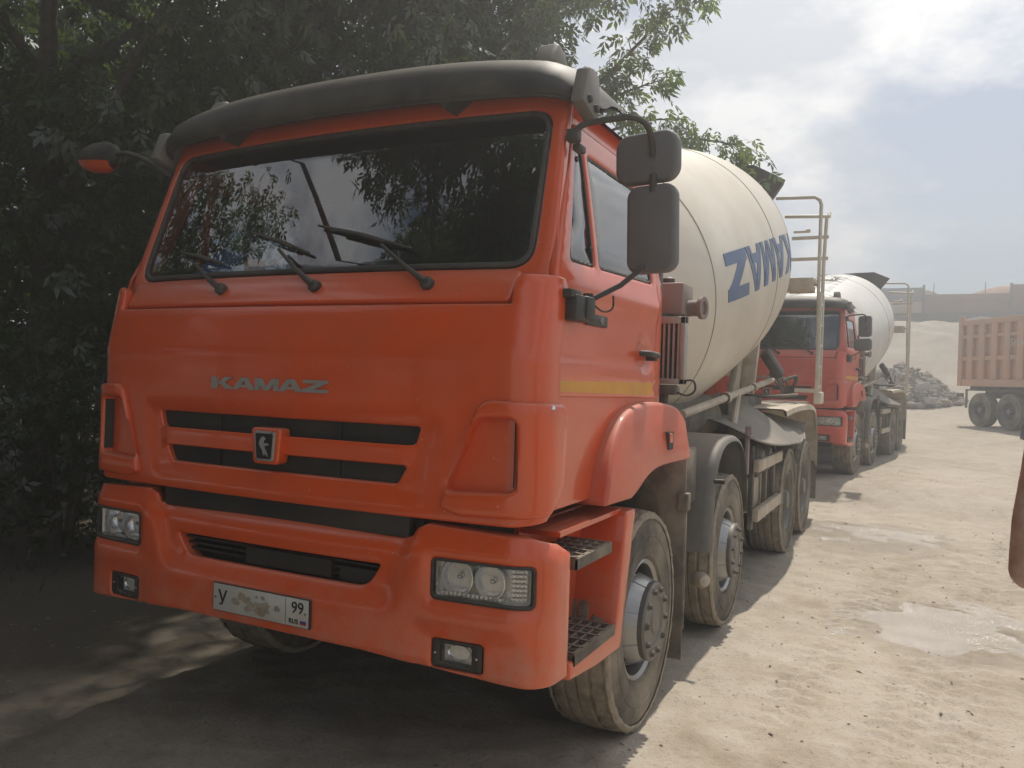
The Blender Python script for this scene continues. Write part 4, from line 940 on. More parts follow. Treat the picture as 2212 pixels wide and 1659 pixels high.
# loose stones
def stones(n, xr, yr, smin, smax, name, label, mat):
    V = []; Fc = []; base = np.array([(1, 0, 0), (-1, 0, 0), (0, 1, 0), (0, -1, 0), (0, 0, .8), (0, 0, -.7)], float); fs = np.array([(0, 2, 4), (2, 1, 4), (1, 3, 4), (3, 0, 4), (2, 0, 5), (1, 2, 5), (3, 1, 5), (0, 3, 5)])
    x = rng.uniform(*xr, n); y = yr[0]+(yr[1]-yr[0])*rng.random(n)**1.4; s = smin+(smax-smin)*rng.random(n)**5
    ok = ~((np.abs(x) < 1.3) & (y > 8.8) & (y < 9.0)); x, y, s = x[ok], y[ok], s[ok]
    z = ground_z(x, y)
    for i in range(len(x)):
        a = rng.uniform(0, 6.28); q = base*rng.uniform(.6, 1.2, (6, 1))*np.array([1.5, .8, .6])*s[i]; ca, sa = math.cos(a), math.sin(a)
        q = np.stack([q[:, 0]*ca-q[:, 1]*sa, q[:, 0]*sa+q[:, 1]*ca, q[:, 2]], 1)+[x[i], y[i], z[i]+s[i]*.2]; V.append(q); Fc.append(fs+i*6)
    me = bpy.data.meshes.new(name); me.from_pydata(np.concatenate(V).tolist(), [], np.concatenate(Fc).tolist()); me.materials.append(mat); o = link(name, me); tag(o, label, 'gravel', kind='stuff'); return o
stones(9000, (-3, 6), (-1, 14), .002, .015, 'gravel', 'small dark and pale stones scattered over the dusty yard', surf('stone_chips', (.34, .285, .215), .9, col2=(.13, .108, .085), scale=7))

# ------------------------------------------------------------------ trees
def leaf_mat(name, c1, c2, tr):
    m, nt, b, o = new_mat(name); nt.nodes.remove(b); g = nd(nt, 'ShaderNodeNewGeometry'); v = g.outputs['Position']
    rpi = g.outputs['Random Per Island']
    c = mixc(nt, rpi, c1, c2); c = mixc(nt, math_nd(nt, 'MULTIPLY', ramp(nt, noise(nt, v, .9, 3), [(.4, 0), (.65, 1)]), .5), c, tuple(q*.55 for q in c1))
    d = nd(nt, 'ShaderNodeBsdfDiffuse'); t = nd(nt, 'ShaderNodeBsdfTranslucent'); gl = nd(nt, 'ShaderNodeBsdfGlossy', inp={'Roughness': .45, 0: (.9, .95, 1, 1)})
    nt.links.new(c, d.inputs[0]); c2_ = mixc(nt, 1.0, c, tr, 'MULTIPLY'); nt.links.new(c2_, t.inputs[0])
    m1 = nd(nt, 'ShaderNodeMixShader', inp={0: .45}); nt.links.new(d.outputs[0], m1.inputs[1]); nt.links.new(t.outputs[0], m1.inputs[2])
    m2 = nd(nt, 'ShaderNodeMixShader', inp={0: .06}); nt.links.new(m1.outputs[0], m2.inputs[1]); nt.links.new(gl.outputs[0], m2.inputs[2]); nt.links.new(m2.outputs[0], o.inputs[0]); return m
LEAF = leaf_mat('sunlit_maple_leaves', (.065, .095, .030), (.12, .155, .055), (1.9, 2.1, 1.0))  # paler copy of the maple greens, sun and haze worked into the colour
LEAFD = leaf_mat('shaded_maple_leaves', (.034, .056, .017), (.066, .092, .028), (1.9, 2.1, .9))  # darker copy of the same leaves, shade of the row set into the colour
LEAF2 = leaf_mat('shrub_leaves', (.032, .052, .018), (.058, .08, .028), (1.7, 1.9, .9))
BARK = surf('bark', (.085, .068, .052), .9, col2=(.15, .125, .10), scale=9, bump=.8, bscale=18)
def leaves(P, size, droop=.5, five=True, dirs=None):
    """compound leaves of three to five pointed leaflets at points P -> quads"""
    n = len(P); d = rng.normal(size=(n, 3)) if dirs is None else dirs+rng.normal(size=(n, 3))*.6
    d[:, 2] = d[:, 2]*.6-droop; d /= np.linalg.norm(d, axis=1)[:, None]
    u = rng.normal(size=(n, 3)); u[:, 2] += .8; s = np.cross(d, u); s /= np.linalg.norm(s, axis=1)[:, None]; nn = np.cross(s, d)
    L = size*rng.uniform(.7, 1.25, n); Q = []
    spec = ((.55, 0, 1.05), (.40, 50, .9), (.40, -50, .9), (.08, 62, .75), (.08, -62, .75)) if five else ((.3, 0, 1.05), (.1, 48, .9), (.1, -48, .9))
    for off, ang, sc in spec:
        a = R(ang)+rng.normal(size=n)*.15; dd = d*np.cos(a)[:, None]+s*np.sin(a)[:, None]; dd[:, 2] -= .18; ss = s*np.cos(a)[:, None]-d*np.sin(a)[:, None]
        b = P+d*(L*off*1.5)[:, None]; l = (L*sc)[:, None]; w = l*rng.uniform(.17, .24, n)[:, None]; f = nn*l*.06
        Q.append(np.stack([b, b+dd*l*.42+ss*w+f, b+dd*l, b+dd*l*.42-ss*w+f], 1))
    return np.concatenate(Q)
def quad_mesh(name, Q, mat):
    n = len(Q); me = bpy.data.meshes.new(name); me.vertices.add(n*4); me.vertices.foreach_set('co', Q.reshape(-1).astype(np.float32)); me.loops.add(n*4); me.loops.foreach_set('vertex_index', np.arange(n*4, dtype=np.int32))
    me.polygons.add(n); me.polygons.foreach_set('loop_start', np.arange(0, n*4, 4, dtype=np.int32)); me.update(calc_edges=True); me.materials.append(mat); return me
def clump_points(C, rad, per):
    out = []
    for c, r in zip(C, rad):
        q = rng.normal(size=(per, 3)); q /= np.maximum(np.linalg.norm(q, axis=1), 1e-6)[:, None]; out.append(c+q*(rng.random(per)**.45)[:, None]*r*np.array([1, 1, .75]))
    return np.concatenate(out)
def tree(name, label, base, h, crown, nclump, per, size, cr=(.5, 1.0), trunk_r=.16, extra=None, group=None, mat=None, limbs=7, five=True, lean=(0, 0)):
    """crown: list of (cx,cy,cz, rx,ry,rz) ellipsoids in world space"""
    t = empty(name, base); bx_, by_, bz_ = base
    top = Vector((lean[0], lean[1], h*.72)); tp = smooth_path([(0, 0, -.2), (lean[0]*.2+.05, lean[1]*.2, h*.2), (lean[0]*.55-.05, lean[1]*.55+.06, h*.45), tuple(top)], 5)
    m = MB().tube(tp, [trunk_r*(1.25 if i == 0 else 1-.65*i/(len(tp)-1)) for i in range(len(tp))], 10)
    C = []; Rr = []
    for e in crown:
        k = max(1, int(nclump*(e[3]*e[4]*e[5])**(2/3)/sum((q[3]*q[4]*q[5])**(2/3) for q in crown)))
        q = rng.normal(size=(k, 3)); q /= np.linalg.norm(q, axis=1)[:, None]; q *= (rng.random(k)**.33)[:, None]
        C.append(np.array(e[:3])+q*np.array(e[3:])); Rr.append(rng.uniform(*cr, k))
    C = np.concatenate(C); Rr = np.concatenate(Rr)
    for i in rng.choice(len(C), min(limbs, len(C)), replace=False):
        e = Vector(C[i])-Vector(base); s0 = tp[int(len(tp)*random.uniform(.35, .9))]; mid = s0.lerp(e, .5)+Vector((0, 0, .35))
        pth = smooth_path([s0, mid, e], 5); m.tube(pth, [trunk_r*.42*(1-.85*j/(len(pth)-1)) for j in range(len(pth))], 7)
    m.build('trunk', BARK, t)
    P = clump_points(C, Rr, per)-np.array(base)
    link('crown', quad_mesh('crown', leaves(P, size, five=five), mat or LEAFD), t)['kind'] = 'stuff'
    tag(t, label, 'tree', group); return t
GT = 'trees along the left side of the yard'
def gzs(x, y): return float(ground_z(np.array([x]), np.array([y]), False)[0])
# the tree whose branches hang over the nearer truck
tA = tree('maple_tree', 'leafy maple behind the cab with long branches hanging over the mixer drum', (-4.3, 7.2, gzs(-4.3, 7.2)), 9.5, [(-4.2, 6.8, 6.6, 2.6, 2.6, 2.4), (-2.9, 5.8, 5.6, 1.3, 1.8, 1.6), (-2.4, 6.6, 6.6, 1.3, 1.8, 1.2), (-3.4, 4.6, 5.0, 1.3, 1.5, 1.5)], 100, 95, .115, (.45, .85), .20, group=GT)
bw = Vector((-4.3, 7.2, gzs(-4.3, 7.2)))
def branch(par, pts, r0, spr, nper, size, spread=.22):
    pth = smooth_path(pts, 6); m = MB().tube([p-bw for p in pth], [r0*(1-.9*i/(len(pth)-1)) for i in range(len(pth))], 6)
    P = []; D = []
    for k in range(spr):
        f = .25+.75*(k+random.random())/spr; i = min(len(pth)-2, int(f*(len(pth)-1))); p = pth[i].lerp(pth[i+1], random.random()); dr_ = (pth[i+1]-pth[i]).normalized()
        sd = Vector((random.uniform(-1, 1), random.uniform(-1, 1), random.uniform(-.6, .5))).normalized(); L = random.uniform(.25, .6)*(1.15-f*.5); e = p+(dr_*.7+sd).normalized()*L+Vector((0, 0, -.06))
        m.tube([p-bw, p.lerp(e, .5)+Vector((0, 0, .04))-bw, e-bw], [.007, .005, .002], 5)
        for j in range(nper):
            t = random.random()**.6; q = p.lerp(e, t); P.append(np.array(q-bw)+rng.normal(size=3)*spread*.35); D.append(np.array((dr_*.4+sd*.5+Vector((0, 0, -.5))).normalized()))
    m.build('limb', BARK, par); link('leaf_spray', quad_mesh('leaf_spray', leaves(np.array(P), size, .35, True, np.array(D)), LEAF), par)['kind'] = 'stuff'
branch(tA, [(-3.6, 7.0, 4.6), (-2.2, 6.4, 4.6), (-1.1, 6.1, 5.0), (-.5, 6.05, 5.45), (-.1, 6.0, 5.75)], .05, 24, 10, .105)
branch(tA, [(-2.6, 6.5, 4.6), (-1.4, 6.3, 4.75), (-.8, 6.2, 4.95), (-.25, 6.1, 5.02)], .035, 16, 8, .105)
branch(tA, [(-2.8, 6.7, 4.4), (-1.6, 6.6, 4.55), (-.7, 6.6, 4.75), (-.1, 6.6, 4.72)], .035, 12, 7, .105)
branch(tA, [(-2.4, 6.9, 4.3), (-1.2, 7.0, 4.62), (-.3, 7.0, 4.62), (.15, 7.0, 4.55), (.45, 7.0, 4.45)], .035, 17, 8, .105)
branch(tA, [(-3.2, 6.6, 5.4), (-2.0, 6.0, 5.8), (-1.0, 5.8, 6.05), (-.3, 5.8, 6.15), (.1, 5.8, 6.0)], .035, 20, 10, .105)
tree('maple_tree', 'dense dark maple standing left of the near cab', (-5.6, 2.6, gzs(-5.6, 2.6)), 8.5, [(-5.3, 3.2, 5.2, 2.2, 2.6, 2.6), (-4.6, 2.4, 3.2, 1.4, 1.8, 1.7), (-3.6, 3.6, 5.0, 1.5, 1.5, 1.3)], 80, 95, .12, (.5, .9), .17, group=GT)
tree('maple_tree', 'tall maple at the left edge with dark low foliage', (-7.6, -.4, gzs(-7.6, -.4)), 8.5, [(-7.2, .4, 5.0, 2.0, 2.6, 3.0), (-6.2, .6, 2.4, 1.4, 1.8, 1.6), (-6.9, -2.2, 5.2, 1.5, 1.4, 2.4)], 70, 90, .13, (.5, .95), .18, group=GT)
tree('maple_tree', 'broad maple deep behind the left row of trees', (-9.6, 5.4, gzs(-9.6, 5.4)), 11, [(-9.4, 5.4, 6.0, 3.2, 3.4, 3.8), (-8.2, 5.0, 2.8, 2.0, 2.6, 2.0)], 90, 90, .17, (.7, 1.2), .22, group=GT)
tree('maple_tree', 'big maple with its crown behind the cab roof', (-7.8, 11.5, gzs(-7.8, 11.5)), 11, [(-7.6, 11.2, 6.8, 3.2, 3.4, 3.6), (-6.0, 10.2, 3.6, 2.4, 2.6, 2.4), (-4.4, 10.4, 6.4, 1.6, 2.2, 1.9)], 100, 90, .16, (.7, 1.15), .22, group=GT)
tree('maple_tree', 'far left maple closing the row of dark trees', (-14.5, 8.5, gzs(-14.5, 8.5)), 12, [(-14, 8.0, 6.6, 4.2, 4.2, 4.4), (-13, 7.0, 2.8, 3.2, 3.0, 2.4)], 80, 80, .24, (.9, 1.6), .25, group=GT)
tree('maple_tree', 'slender maple far behind the first mixer drum', (-3.4, 19, gzs(-3.4, 19)), 8, [(-3.4, 18.6, 5.0, 1.9, 2.0, 2.2)], 40, 70, .15, (.5, .9), .13, group=GT)
# trees on the near side of the row, behind the photographer, the first two mirrored in the windscreen, the others unseen
tree('maple_tree', 'maple on the near side, mirrored dark in the windscreen', (-6.8, -5.6, 0), 9, [(-3.5, -6.9, 7.2, 1.3, 1.3, 2.8), (-3.9, -7.9, 7.2, 1.9, 1.9, 3.4), (-3.4, -7.4, 3.4, 2.0, 1.8, 1.8)], 120, 95, .15, (.6, 1.0), .18, group=GT)
tree('maple_tree', 'second near-side maple, mirrored at the right of the windscreen', (-3.6, -8.4, 0), 11, [(-1.2, -8.6, 7.4, 2.8, 2.4, 3.4), (-1.4, -8.6, 3.2, 2.4, 2.0, 1.8)], 120, 95, .15, (.6, 1.0), .19, group=GT)
tree('maple_tree', 'unseen high spreading maple, crowns added to shade the ground left of the near cab', (-1.6, -6.4, 0), 9.5, [(-3.7, 1.4, 7.9, 2.6, 2.6, 1.3), (-1.9, -.3, 8.2, 2.2, 2.6, 1.2), (-3.2, -3.6, 8.6, 2.0, 1.8, 1.0), (-1.0, -4.6, 8.0, 1.9, 1.7, 1.3), (-2.4, 4.3, 8.0, 2.0, 1.8, 1.1), (-4.0, 5.0, 8.2, 2.0, 1.8, 1.1), (-2.9, 3.4, 9.4, 2.0, 2.4, .9)], 235, 100, .16, (.6, 1.0), .2, group=GT, limbs=3)  # canopy over the shaded ground; crowns behind the camera added to hold back skylight
tree('maple_tree', 'unseen low dense maple far left of the photographer, added to block skylight', (-10.5, -3.2, 0), 7, [(-10.2, -3.2, 4.0, 2.8, 3.2, 2.9)], 100, 95, .17, (.7, 1.1), .17, group=GT)  # put in out of view to darken the left side
tree('maple_tree', 'unseen wide maple far behind the photographer, added to cut skylight from the left', (-8.4, -10, 0), 9, [(-8.2, -9.8, 4.8, 3.6, 3.4, 3.6)], 110, 95, .18, (.8, 1.2), .2, group=GT)  # another tree added beyond the frame to close off open sky
# shrubs and grass below the trees
def shrub(label, base, rx, ry, h, n, size):
    t = empty('shrub', base); m = MB()
    for k in range(9):
        a = random.uniform(0, 6.28); r = random.uniform(.2, .8); m.tube([(0, 0, -.05), (rx*r*.4*math.cos(a), ry*r*.4*math.sin(a), h*.5), (rx*r*math.cos(a), ry*r*math.sin(a), h*random.uniform(.7, 1.0))], [.022, .014, .004], 5)
    m.build('stem', BARK, t); q = rng.normal(size=(n, 3)); q /= np.linalg.norm(q, axis=1)[:, None]; q *= (rng.random(n)**.4)[:, None]; q = q*np.array([rx, ry, h*.55])+np.array([0, 0, h*.55]); q = q[q[:, 2] > .05]
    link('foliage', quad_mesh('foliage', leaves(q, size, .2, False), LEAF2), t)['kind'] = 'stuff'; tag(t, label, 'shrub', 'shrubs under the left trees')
shrub('dark shrub at the left edge beside the bumper', (-4.1, 1.9, gzs(-4.1, 1.9)), .9, 1.0, 2.0, 1300, .10)
shrub('low shrub in front of the left trees', (-4.9, .6, gzs(-4.9, .6)), 1.0, 1.0, 1.5, 1200, .10)
shrub('tall shrub behind the cab on the shaded side', (-3.7, 4.6, gzs(-3.7, 4.6)), 1.0, 1.3, 2.8, 1700, .10)
shrub('wide shrub deep in the shade under the maples', (-6.4, 4.6, gzs(-6.4, 4.6)), 1.6, 1.5, 2.6, 1900, .12)
shrub('shrub between the trucks on the shaded side', (-3.6, 10.6, gzs(-3.6, 10.6)), 1.3, 1.5, 2.6, 1500, .12)
def grass():
    n = 5200; x = -3.3-rng.random(n)**1.2*6.5; y = rng.uniform(-2, 13, n); keep = fbm(x, y, 1.1, 2, 1.0)+(-x-3.4)*.9 > -.1; x, y = x[keep], y[keep]; n = len(x); z = ground_z(x, y)
    h = rng.uniform(.03, .12, n); a = rng.uniform(0, 6.28, n); w = .006+.006*rng.random(n); b = np.stack([x, y, z-.01], 1); s = np.stack([np.cos(a)*w, np.sin(a)*w, 0*a], 1); l = np.stack([rng.normal(size=n)*.35, rng.normal(size=n)*.35, np.ones(n)], 1)*h[:, None]
    Q = np.stack([b-s, b+s, b+l*.6+s*.6, b+l-s*.1], 1); o = link('grass', quad_mesh('grass', Q, LEAF2)); tag(o, 'thin grass in the shade under the left trees', 'grass', kind='stuff')
grass()

# ------------------------------------------------------------------ the two mixer trucks
T1 = empty('mixer_truck', (0, 0, 0)); tag(T1, 'orange concrete mixer truck nearest the camera, blue upside-down letters on its cream drum', 'truck', 'concrete mixer trucks parked in a row')
mixer(T1, dict(paint='orange', drum='cream', visor='visor', badge=True, plate=True, mirrors='wide_top', phi=0, text=True))
T2 = empty('mixer_truck', (.09, 11.525, .178), -.092); tag(T2, 'second concrete mixer truck parked behind the first, red cab and white drum', 'truck', 'concrete mixer trucks parked in a row')
mixer(T2, dict(paint='red2', drum='white2', visor='black', badge=False, plate=False, mirrors='tall_top', phi=88, text=False))
bk = MB().cbox((-.67, .335, 2.215), (.22, .012, .17), Matrix.Rotation(R(-38), 3, 'X') @ Matrix.Rotation(R(12), 3, 'Y')).build('folder', M['paperblue'], None, bevel=.003); tag(bk, 'blue folder leaning behind the windscreen of the near truck', 'folder')
bx2 = MB().prism(rrect(-.51, -.42, 2.125, 2.235, .02), 1, .33, .38).build('dashboard_box', M['paperorange'], None, bevel=.006); tag(bx2, 'small orange box beside the blue folder on the dashboard', 'box')

# ------------------------------------------------------------------ the dump truck
DP = surf('faded_orange_body', (.66, .34, .20), .6, col2=(.60, .35, .23), scale=1.2, dust=.7, dscale=1.3, top=.5)
DPD = surf('dump_recess', (.44, .15, .07), .65, dust=.55)
def dump_truck(root):
    L, W, z0, z1 = 6.2, 2.45, 1.36, 3.55
    b = MB(); b.box(-W, -.02, 0, L, z0, z0+.10); b.box(-.06, -.02, .05, L, z0, z1); b.box(-W, -W+.05, .05, L, z0, z1); b.box(-W, 0, -.02, .06, z0+.05, z1-.1); b.box(-W, 0, L-.06, L, z0, z1+.35)
    body = b.build('dump_body', DP, root)
    # rails and ribs on the side facing the camera
    for za, zb in ((z0-.02, z0+.22), (2.20, 2.34), (2.95, 3.06), (z1-.16, z1+.02)): MB().box(-.02, .07, .02, L, za, zb).build('side_rail', DP, body, bevel=.01)
    MB().box(-.03, .10, -.06, .16, z0-.02, z1+.16).build('tail_post', DP, body, bevel=.012)
    k = 0; y = .42
    while y < L:
        MB().box(-.02, .10, y, y+.27, z0+.22, z1-.16).build('side_rib', DP, body, bevel=.01); y += .60; k += 1
    link('side_lettering', text_mesh('SHACMAN', .34, 'side_lettering', surf('faded_white_letters', (.62, .58, .52), .6, dust=.3)), body, (.106, 3.35, 2.72), (R(90), 0, R(90)))
    ch = MB()
    for x in (-.75, -1.65): ch.box(x-.05, x+.05, .3, 8.6, .95, 1.25)
    ch.box(-2.2, -.25, .15, 6.1, 1.22, 1.43)
    ch.build('chassis_frame', M['frame'], root)
    for yy in (1.0, 2.4, 6.9):
        for x, s in ((-.16, 1), (-2.24, -1)):
            o = wheel(root, x, yy, s, 'front' if yy > 5 else 'rear', False); o.scale = (1.02, 1.05, 1.05); o.location.z = .56
        MB().tube([(-2.2, yy, .56), (-.2, yy, .56)], .09, 10).build('axle', M['frame'], root)
    MB().box(-.32, -.06, .25, 3.2, 1.19, 1.24).box(-.07, -.05, .2, .3, .6, 1.24).build('mudguard', M['frame'], root)
    MB().box(-.10, -.02, -.25, .05, .98, 1.10).build('rear_marker', M['frame'], root, bevel=.01)
    MB().box(-.55, -.06, 3.3, 4.6, .55, 1.15).build('fuel_tank', M['alu'], root, bevel=.04)
    cabm = MB().box(-2.4, -.05, 6.3, 8.1, 1.1, 2.95).prism([(6.3, 2.95), (6.5, 3.2), (7.7, 3.2), (8.05, 2.95)], 0, -2.35, -.1); c = cabm.build('cab', DP, root, bevel=.06, seg=3)
    MB().box(-2.2, -.25, 8.09, 8.115, 1.95, 2.8).build('windscreen', M['sideglass'], c); MB().box(-.055, -.03, 6.9, 7.9, 2.0, 2.75).build('door_window', M['sideglass'], c); MB().box(-2.4, -.05, 8.0, 8.3, .55, 1.12).build('bumper', DP, root, bevel=.04)
D1 = empty('dump_truck', (3.613, 29.164, .495), -2.592); tag(D1, 'faded orange dump truck with ribbed body parked across the yard', 'truck'); dump_truck(D1)

# ------------------------------------------------------------------ far side: retaining wall, stored sand, rubble
WB = surf('wall_bluegrey', (.10, .125, .16), .8, col2=(.12, .14, .17), scale=.6); WT = surf('wall_tan', (.50, .41, .30), .9, col2=(.36, .28, .20), scale=.7); WD = surf('wall_dark', (.035, .033, .033), .9, col2=(.08, .07, .06), scale=1.1)
WR = surf('wall_brown', (.26, .125, .07), .9, col2=(.10, .06, .045), scale=.5)
rw_ = empty('retaining_wall', (0, 60.5, 5.6)); tag(rw_, 'long banded retaining wall on top of the sand slope', 'wall')
for i in range(14):
    x0 = -34+i*5.2; x1 = x0+5.12; right = x0 > 2.0
    MB().box(x0, x1, -.25, .45, -.6, 1.35).build('base_block', WD, rw_, bevel=.04)
    MB().box(x0, x1, -.12, .40, 1.35, 2.15+random.uniform(-.04, .04)).build('wall_panel', WR if right and i % 3 else WT, rw_, bevel=.03)
    MB().box(x0+.02, x1-.02, .0, .35, 2.15, 3.15 if not right else 2.95+random.uniform(-.3, .45)).build('parapet_panel', WR if right else WB, rw_, bevel=.03)
    MB().box(x0-.10, x0+.06, -.30, -.12, .4, 3.3).build('wall_post', WD, rw_)
for i in range(6):
    x0 = 3+i*3.1; MB().tube([(x0, .2, 2.2), (x0, .2, 3.45)], .03, 6).build('rail_stake', WD, rw_)
SAND = surf('stored_sand', (.44, .25, .15), .95, col2=(.30, .18, .11), scale=.8, bump=.5, bscale=6)
def heap(name, label, cx, cy_, z, rx, ry, h, mat, cat, seed):
    rows = []; 
    for j in range(15):
        s = j/14; row = []
        for i in range(40):
            a = 2*math.pi*i/40; rr_ = s*(1+.12*math.sin(3*a+seed)+.08*math.sin(7*a+seed*2)); row.append((cx+rx*rr_*math.cos(a), cy_+ry*rr_*math.sin(a), z+h*(1-s**1.6)*(1+.10*math.sin(5*a+seed)*s)-.3*s**4))
        rows.append(row)
    o = MB().grid(rows, True).build(name, mat, fix=False, angle=60); tag(o, label, cat); return o
heap('sand_heap', 'reddish sand heap showing over the right part of the wall', 7.4, 63.4, 6.3, 5.4, 2.4, 2.75, SAND, 'sand', 1); heap('sand_heap', 'brown earth heap behind the wall farther right', 13.0, 64, 6.5, 4.6, 2.6, 3.0, SAND, 'sand', 2.3)
heap('sand_heap', 'dark earth heap rising over the middle of the wall', 2.4, 63.6, 6.0, 3.6, 2.4, 2.9, WR, 'sand', 4.1); heap('sand_heap', 'low brown earth heap over the left part of the wall', -3.8, 64, 6.0, 4.0, 2.4, 3.15, WR, 'sand', 5.2)
# rubble heap at the foot of the slope
RUB = surf('rubble', (.24, .21, .18), .95, col2=(.11, .098, .085), scale=.9, dust=.9, dscale=.9, bump=.6, bscale=8); RUBL = surf('pale_rubble', (.42, .40, .37), .9, col2=(.28, .26, .24), scale=2)
def rubble():
    V = []; Fc = []; k = 0; ico = bmesh.new(); bmesh.ops.create_icosphere(ico, subdivisions=1, radius=1); bv = np.array([v.co[:] for v in ico.verts]); bf = np.array([[v.index for v in f.verts] for f in ico.faces]); ico.free()
    cx, cy_ = 1.55, 39.0; z0 = gzs(cx, cy_)
    for i in range(1300):
        a = rng.uniform(0, 6.28); r = rng.random()**.6; x = cx+r*2.6*math.cos(a)+.3*math.sin(3*a); y = cy_+r*2.3*math.sin(a); hgt = 1.75*max(0, 1-r)**1.05*(1+.2*math.sin(2*a)*r)+.12; s = .05+.27*rng.random()**3.5
        q = bv*rng.uniform(.55, 1.25, (len(bv), 1))*s*np.array([1, 1, .75]); t = rng.uniform(0, 6.28); q = np.stack([q[:, 0]*math.cos(t)-q[:, 1]*math.sin(t), q[:, 0]*math.sin(t)+q[:, 1]*math.cos(t), q[:, 2]], 1)
        V.append(q+[x, y, gzs(x, y)+hgt*rng.uniform(.78, 1.0)]); Fc.append(bf+k); k += len(bv)
    me = bpy.data.meshes.new('rubble'); me.from_pydata(np.concatenate(V).tolist(), [], np.concatenate(Fc).tolist()); me.materials.append(RUB); o = link('rubble', me); tag(o, 'heap of grey broken concrete at the foot of the sand slope', 'rubble', kind='stuff')
    mo = MB(); rows = []
    for j in range(10):
        s = j/9; rows.append([(cx+2.7*s*math.cos(t), cy_+2.2*s*math.sin(t), z0+1.7*(1-s)**1.1*(1+.2*math.sin(2*t)*s)-.35*s**3) for t in np.linspace(0, 2*math.pi, 33)[:-1]])
    mo.grid(rows, True); m2 = mo.build('rubble_core', RUB, None, fix=False); tag(m2, 'earthy core of the broken concrete heap', 'rubble', kind='stuff')
    for i, (x, y, z, s) in enumerate(((2.5, 37.3, .9, .38), (2.75, 37.0, .35, .30), (1.5, 37.6, 1.4, .26), (.9, 37.4, .7, .30))):
        q = MB().cbox((x, y, gzs(x, y)+z), (s*1.6, s*.8, s), Matrix.Rotation(R(25*i-20), 3, 'Y') @ Matrix.Rotation(R(30*i), 3, 'Z')).build('concrete_chunk', RUBL, None, bevel=.05)
        tag(q, ['largest pale slab lying low on the right of the rubble heap', 'pale slab at the foot of the rubble heap', 'pale block high on the rubble heap', 'pale block on the left of the rubble heap'][i], 'concrete')
rubble()

# ------------------------------------------------------------------ overhead wires behind the photographer (mirrored in the windscreen)
for i, (x, y) in enumerate(((-13.0, -2.0), (-1.5, -17.0))):
    p = empty('utility_pole', (x, y, gzs(x, y))); MB().tube([(0, 0, -.3), (0, 0, 9.0)], [.13, .09], 10).build('pole', BARK, p); d_ = Vector((11.5, -15, 0)).normalized(); q = Vector((-d_.y, d_.x, 0)); MB().tube([q*-.6+Vector((0, 0, 8.6)), q*.6+Vector((0, 0, 8.6))], .05, 6).build('crossarm', BARK, p)
    tag(p, ['wooden pole left of the yard carrying three wires', 'wooden pole behind the photographer carrying three wires'][i], 'pole', 'wire poles')
for k, off in enumerate((-.55, 0, .55)):
    a = Vector((-13.0, -2, 8.75+gzs(-13, -2))); b = Vector((-1.5, -17, 8.75)); d_ = (b-a).normalized(); q = Vector((-d_.y, d_.x, 0))*off
    pts = [a.lerp(b, t)+q+Vector((0, 0, -.5*4*t*(1-t))) for t in np.linspace(0, 1, 14)]; w = MB().tube(pts, .012, 5).build('overhead_wire', M['black']); tag(w, ['overhead wire on the side nearer the truck', 'middle of the three overhead wires', 'overhead wire farthest from the truck'][k], 'wire', 'overhead wires')

# ------------------------------------------------------------------ a person at the right edge, one bent arm in view
def skin_mesh(name, chains, mat, vox=.007):
    """one continuous surface grown over chains of [(position, radius), ...]; an elliptic radius is (sideways, fore-aft)"""
    ic = bmesh.new(); bmesh.ops.create_icosphere(ic, subdivisions=2, radius=1); bv = np.array([v.co[:] for v in ic.verts]); bf = np.array([[v.index for v in f.verts] for f in ic.faces]); ic.free()
    V = []; Fc = []; k = 0; rx = np.array([.89, .45, 0]); fx = np.array([-.45, .89, 0]); zx = np.array([0, 0, 1.])
    for ch in chains:
        for (p, ra), (q, rb) in zip(ch[:-1], ch[1:]):
            p, q = np.array(p), np.array(q); ra = ra if isinstance(ra, tuple) else (ra, ra); rb = rb if isinstance(rb, tuple) else (rb, rb)
            n = max(2, int(np.linalg.norm(q-p)/(min(min(ra), min(rb))*.28)))
            for i in range(n+1):
                t = i/n; c = p+(q-p)*t; s_, f_ = ra[0]+(rb[0]-ra[0])*t, ra[1]+(rb[1]-ra[1])*t
                V.append(c+bv[:, :1]*rx*s_+bv[:, 1:2]*fx*f_+bv[:, 2:]*zx*min(s_, f_)); Fc.append(bf+k); k += len(bv)
    me = bpy.data.meshes.new(name); me.from_pydata(np.concatenate(V).tolist(), [], np.concatenate(Fc).tolist()); o = bpy.data.objects.new(name, me); COL.objects.link(o)
    md = o.modifiers.new('r', 'REMESH'); md.mode = 'VOXEL'; md.voxel_size = vox; md.use_smooth_shade = True
    sm = o.modifiers.new('s', 'SMOOTH'); sm.factor = .5; sm.iterations = 4
    dg = bpy.context.evaluated_depsgraph_get(); m2 = bpy.data.meshes.new_from_object(o.evaluated_get(dg)); bpy.data.objects.remove(o)
    m2.polygons.foreach_set('use_smooth', [True]*len(m2.polygons)); m2.materials.clear(); m2.materials.append(mat); m2.name = name; return m2
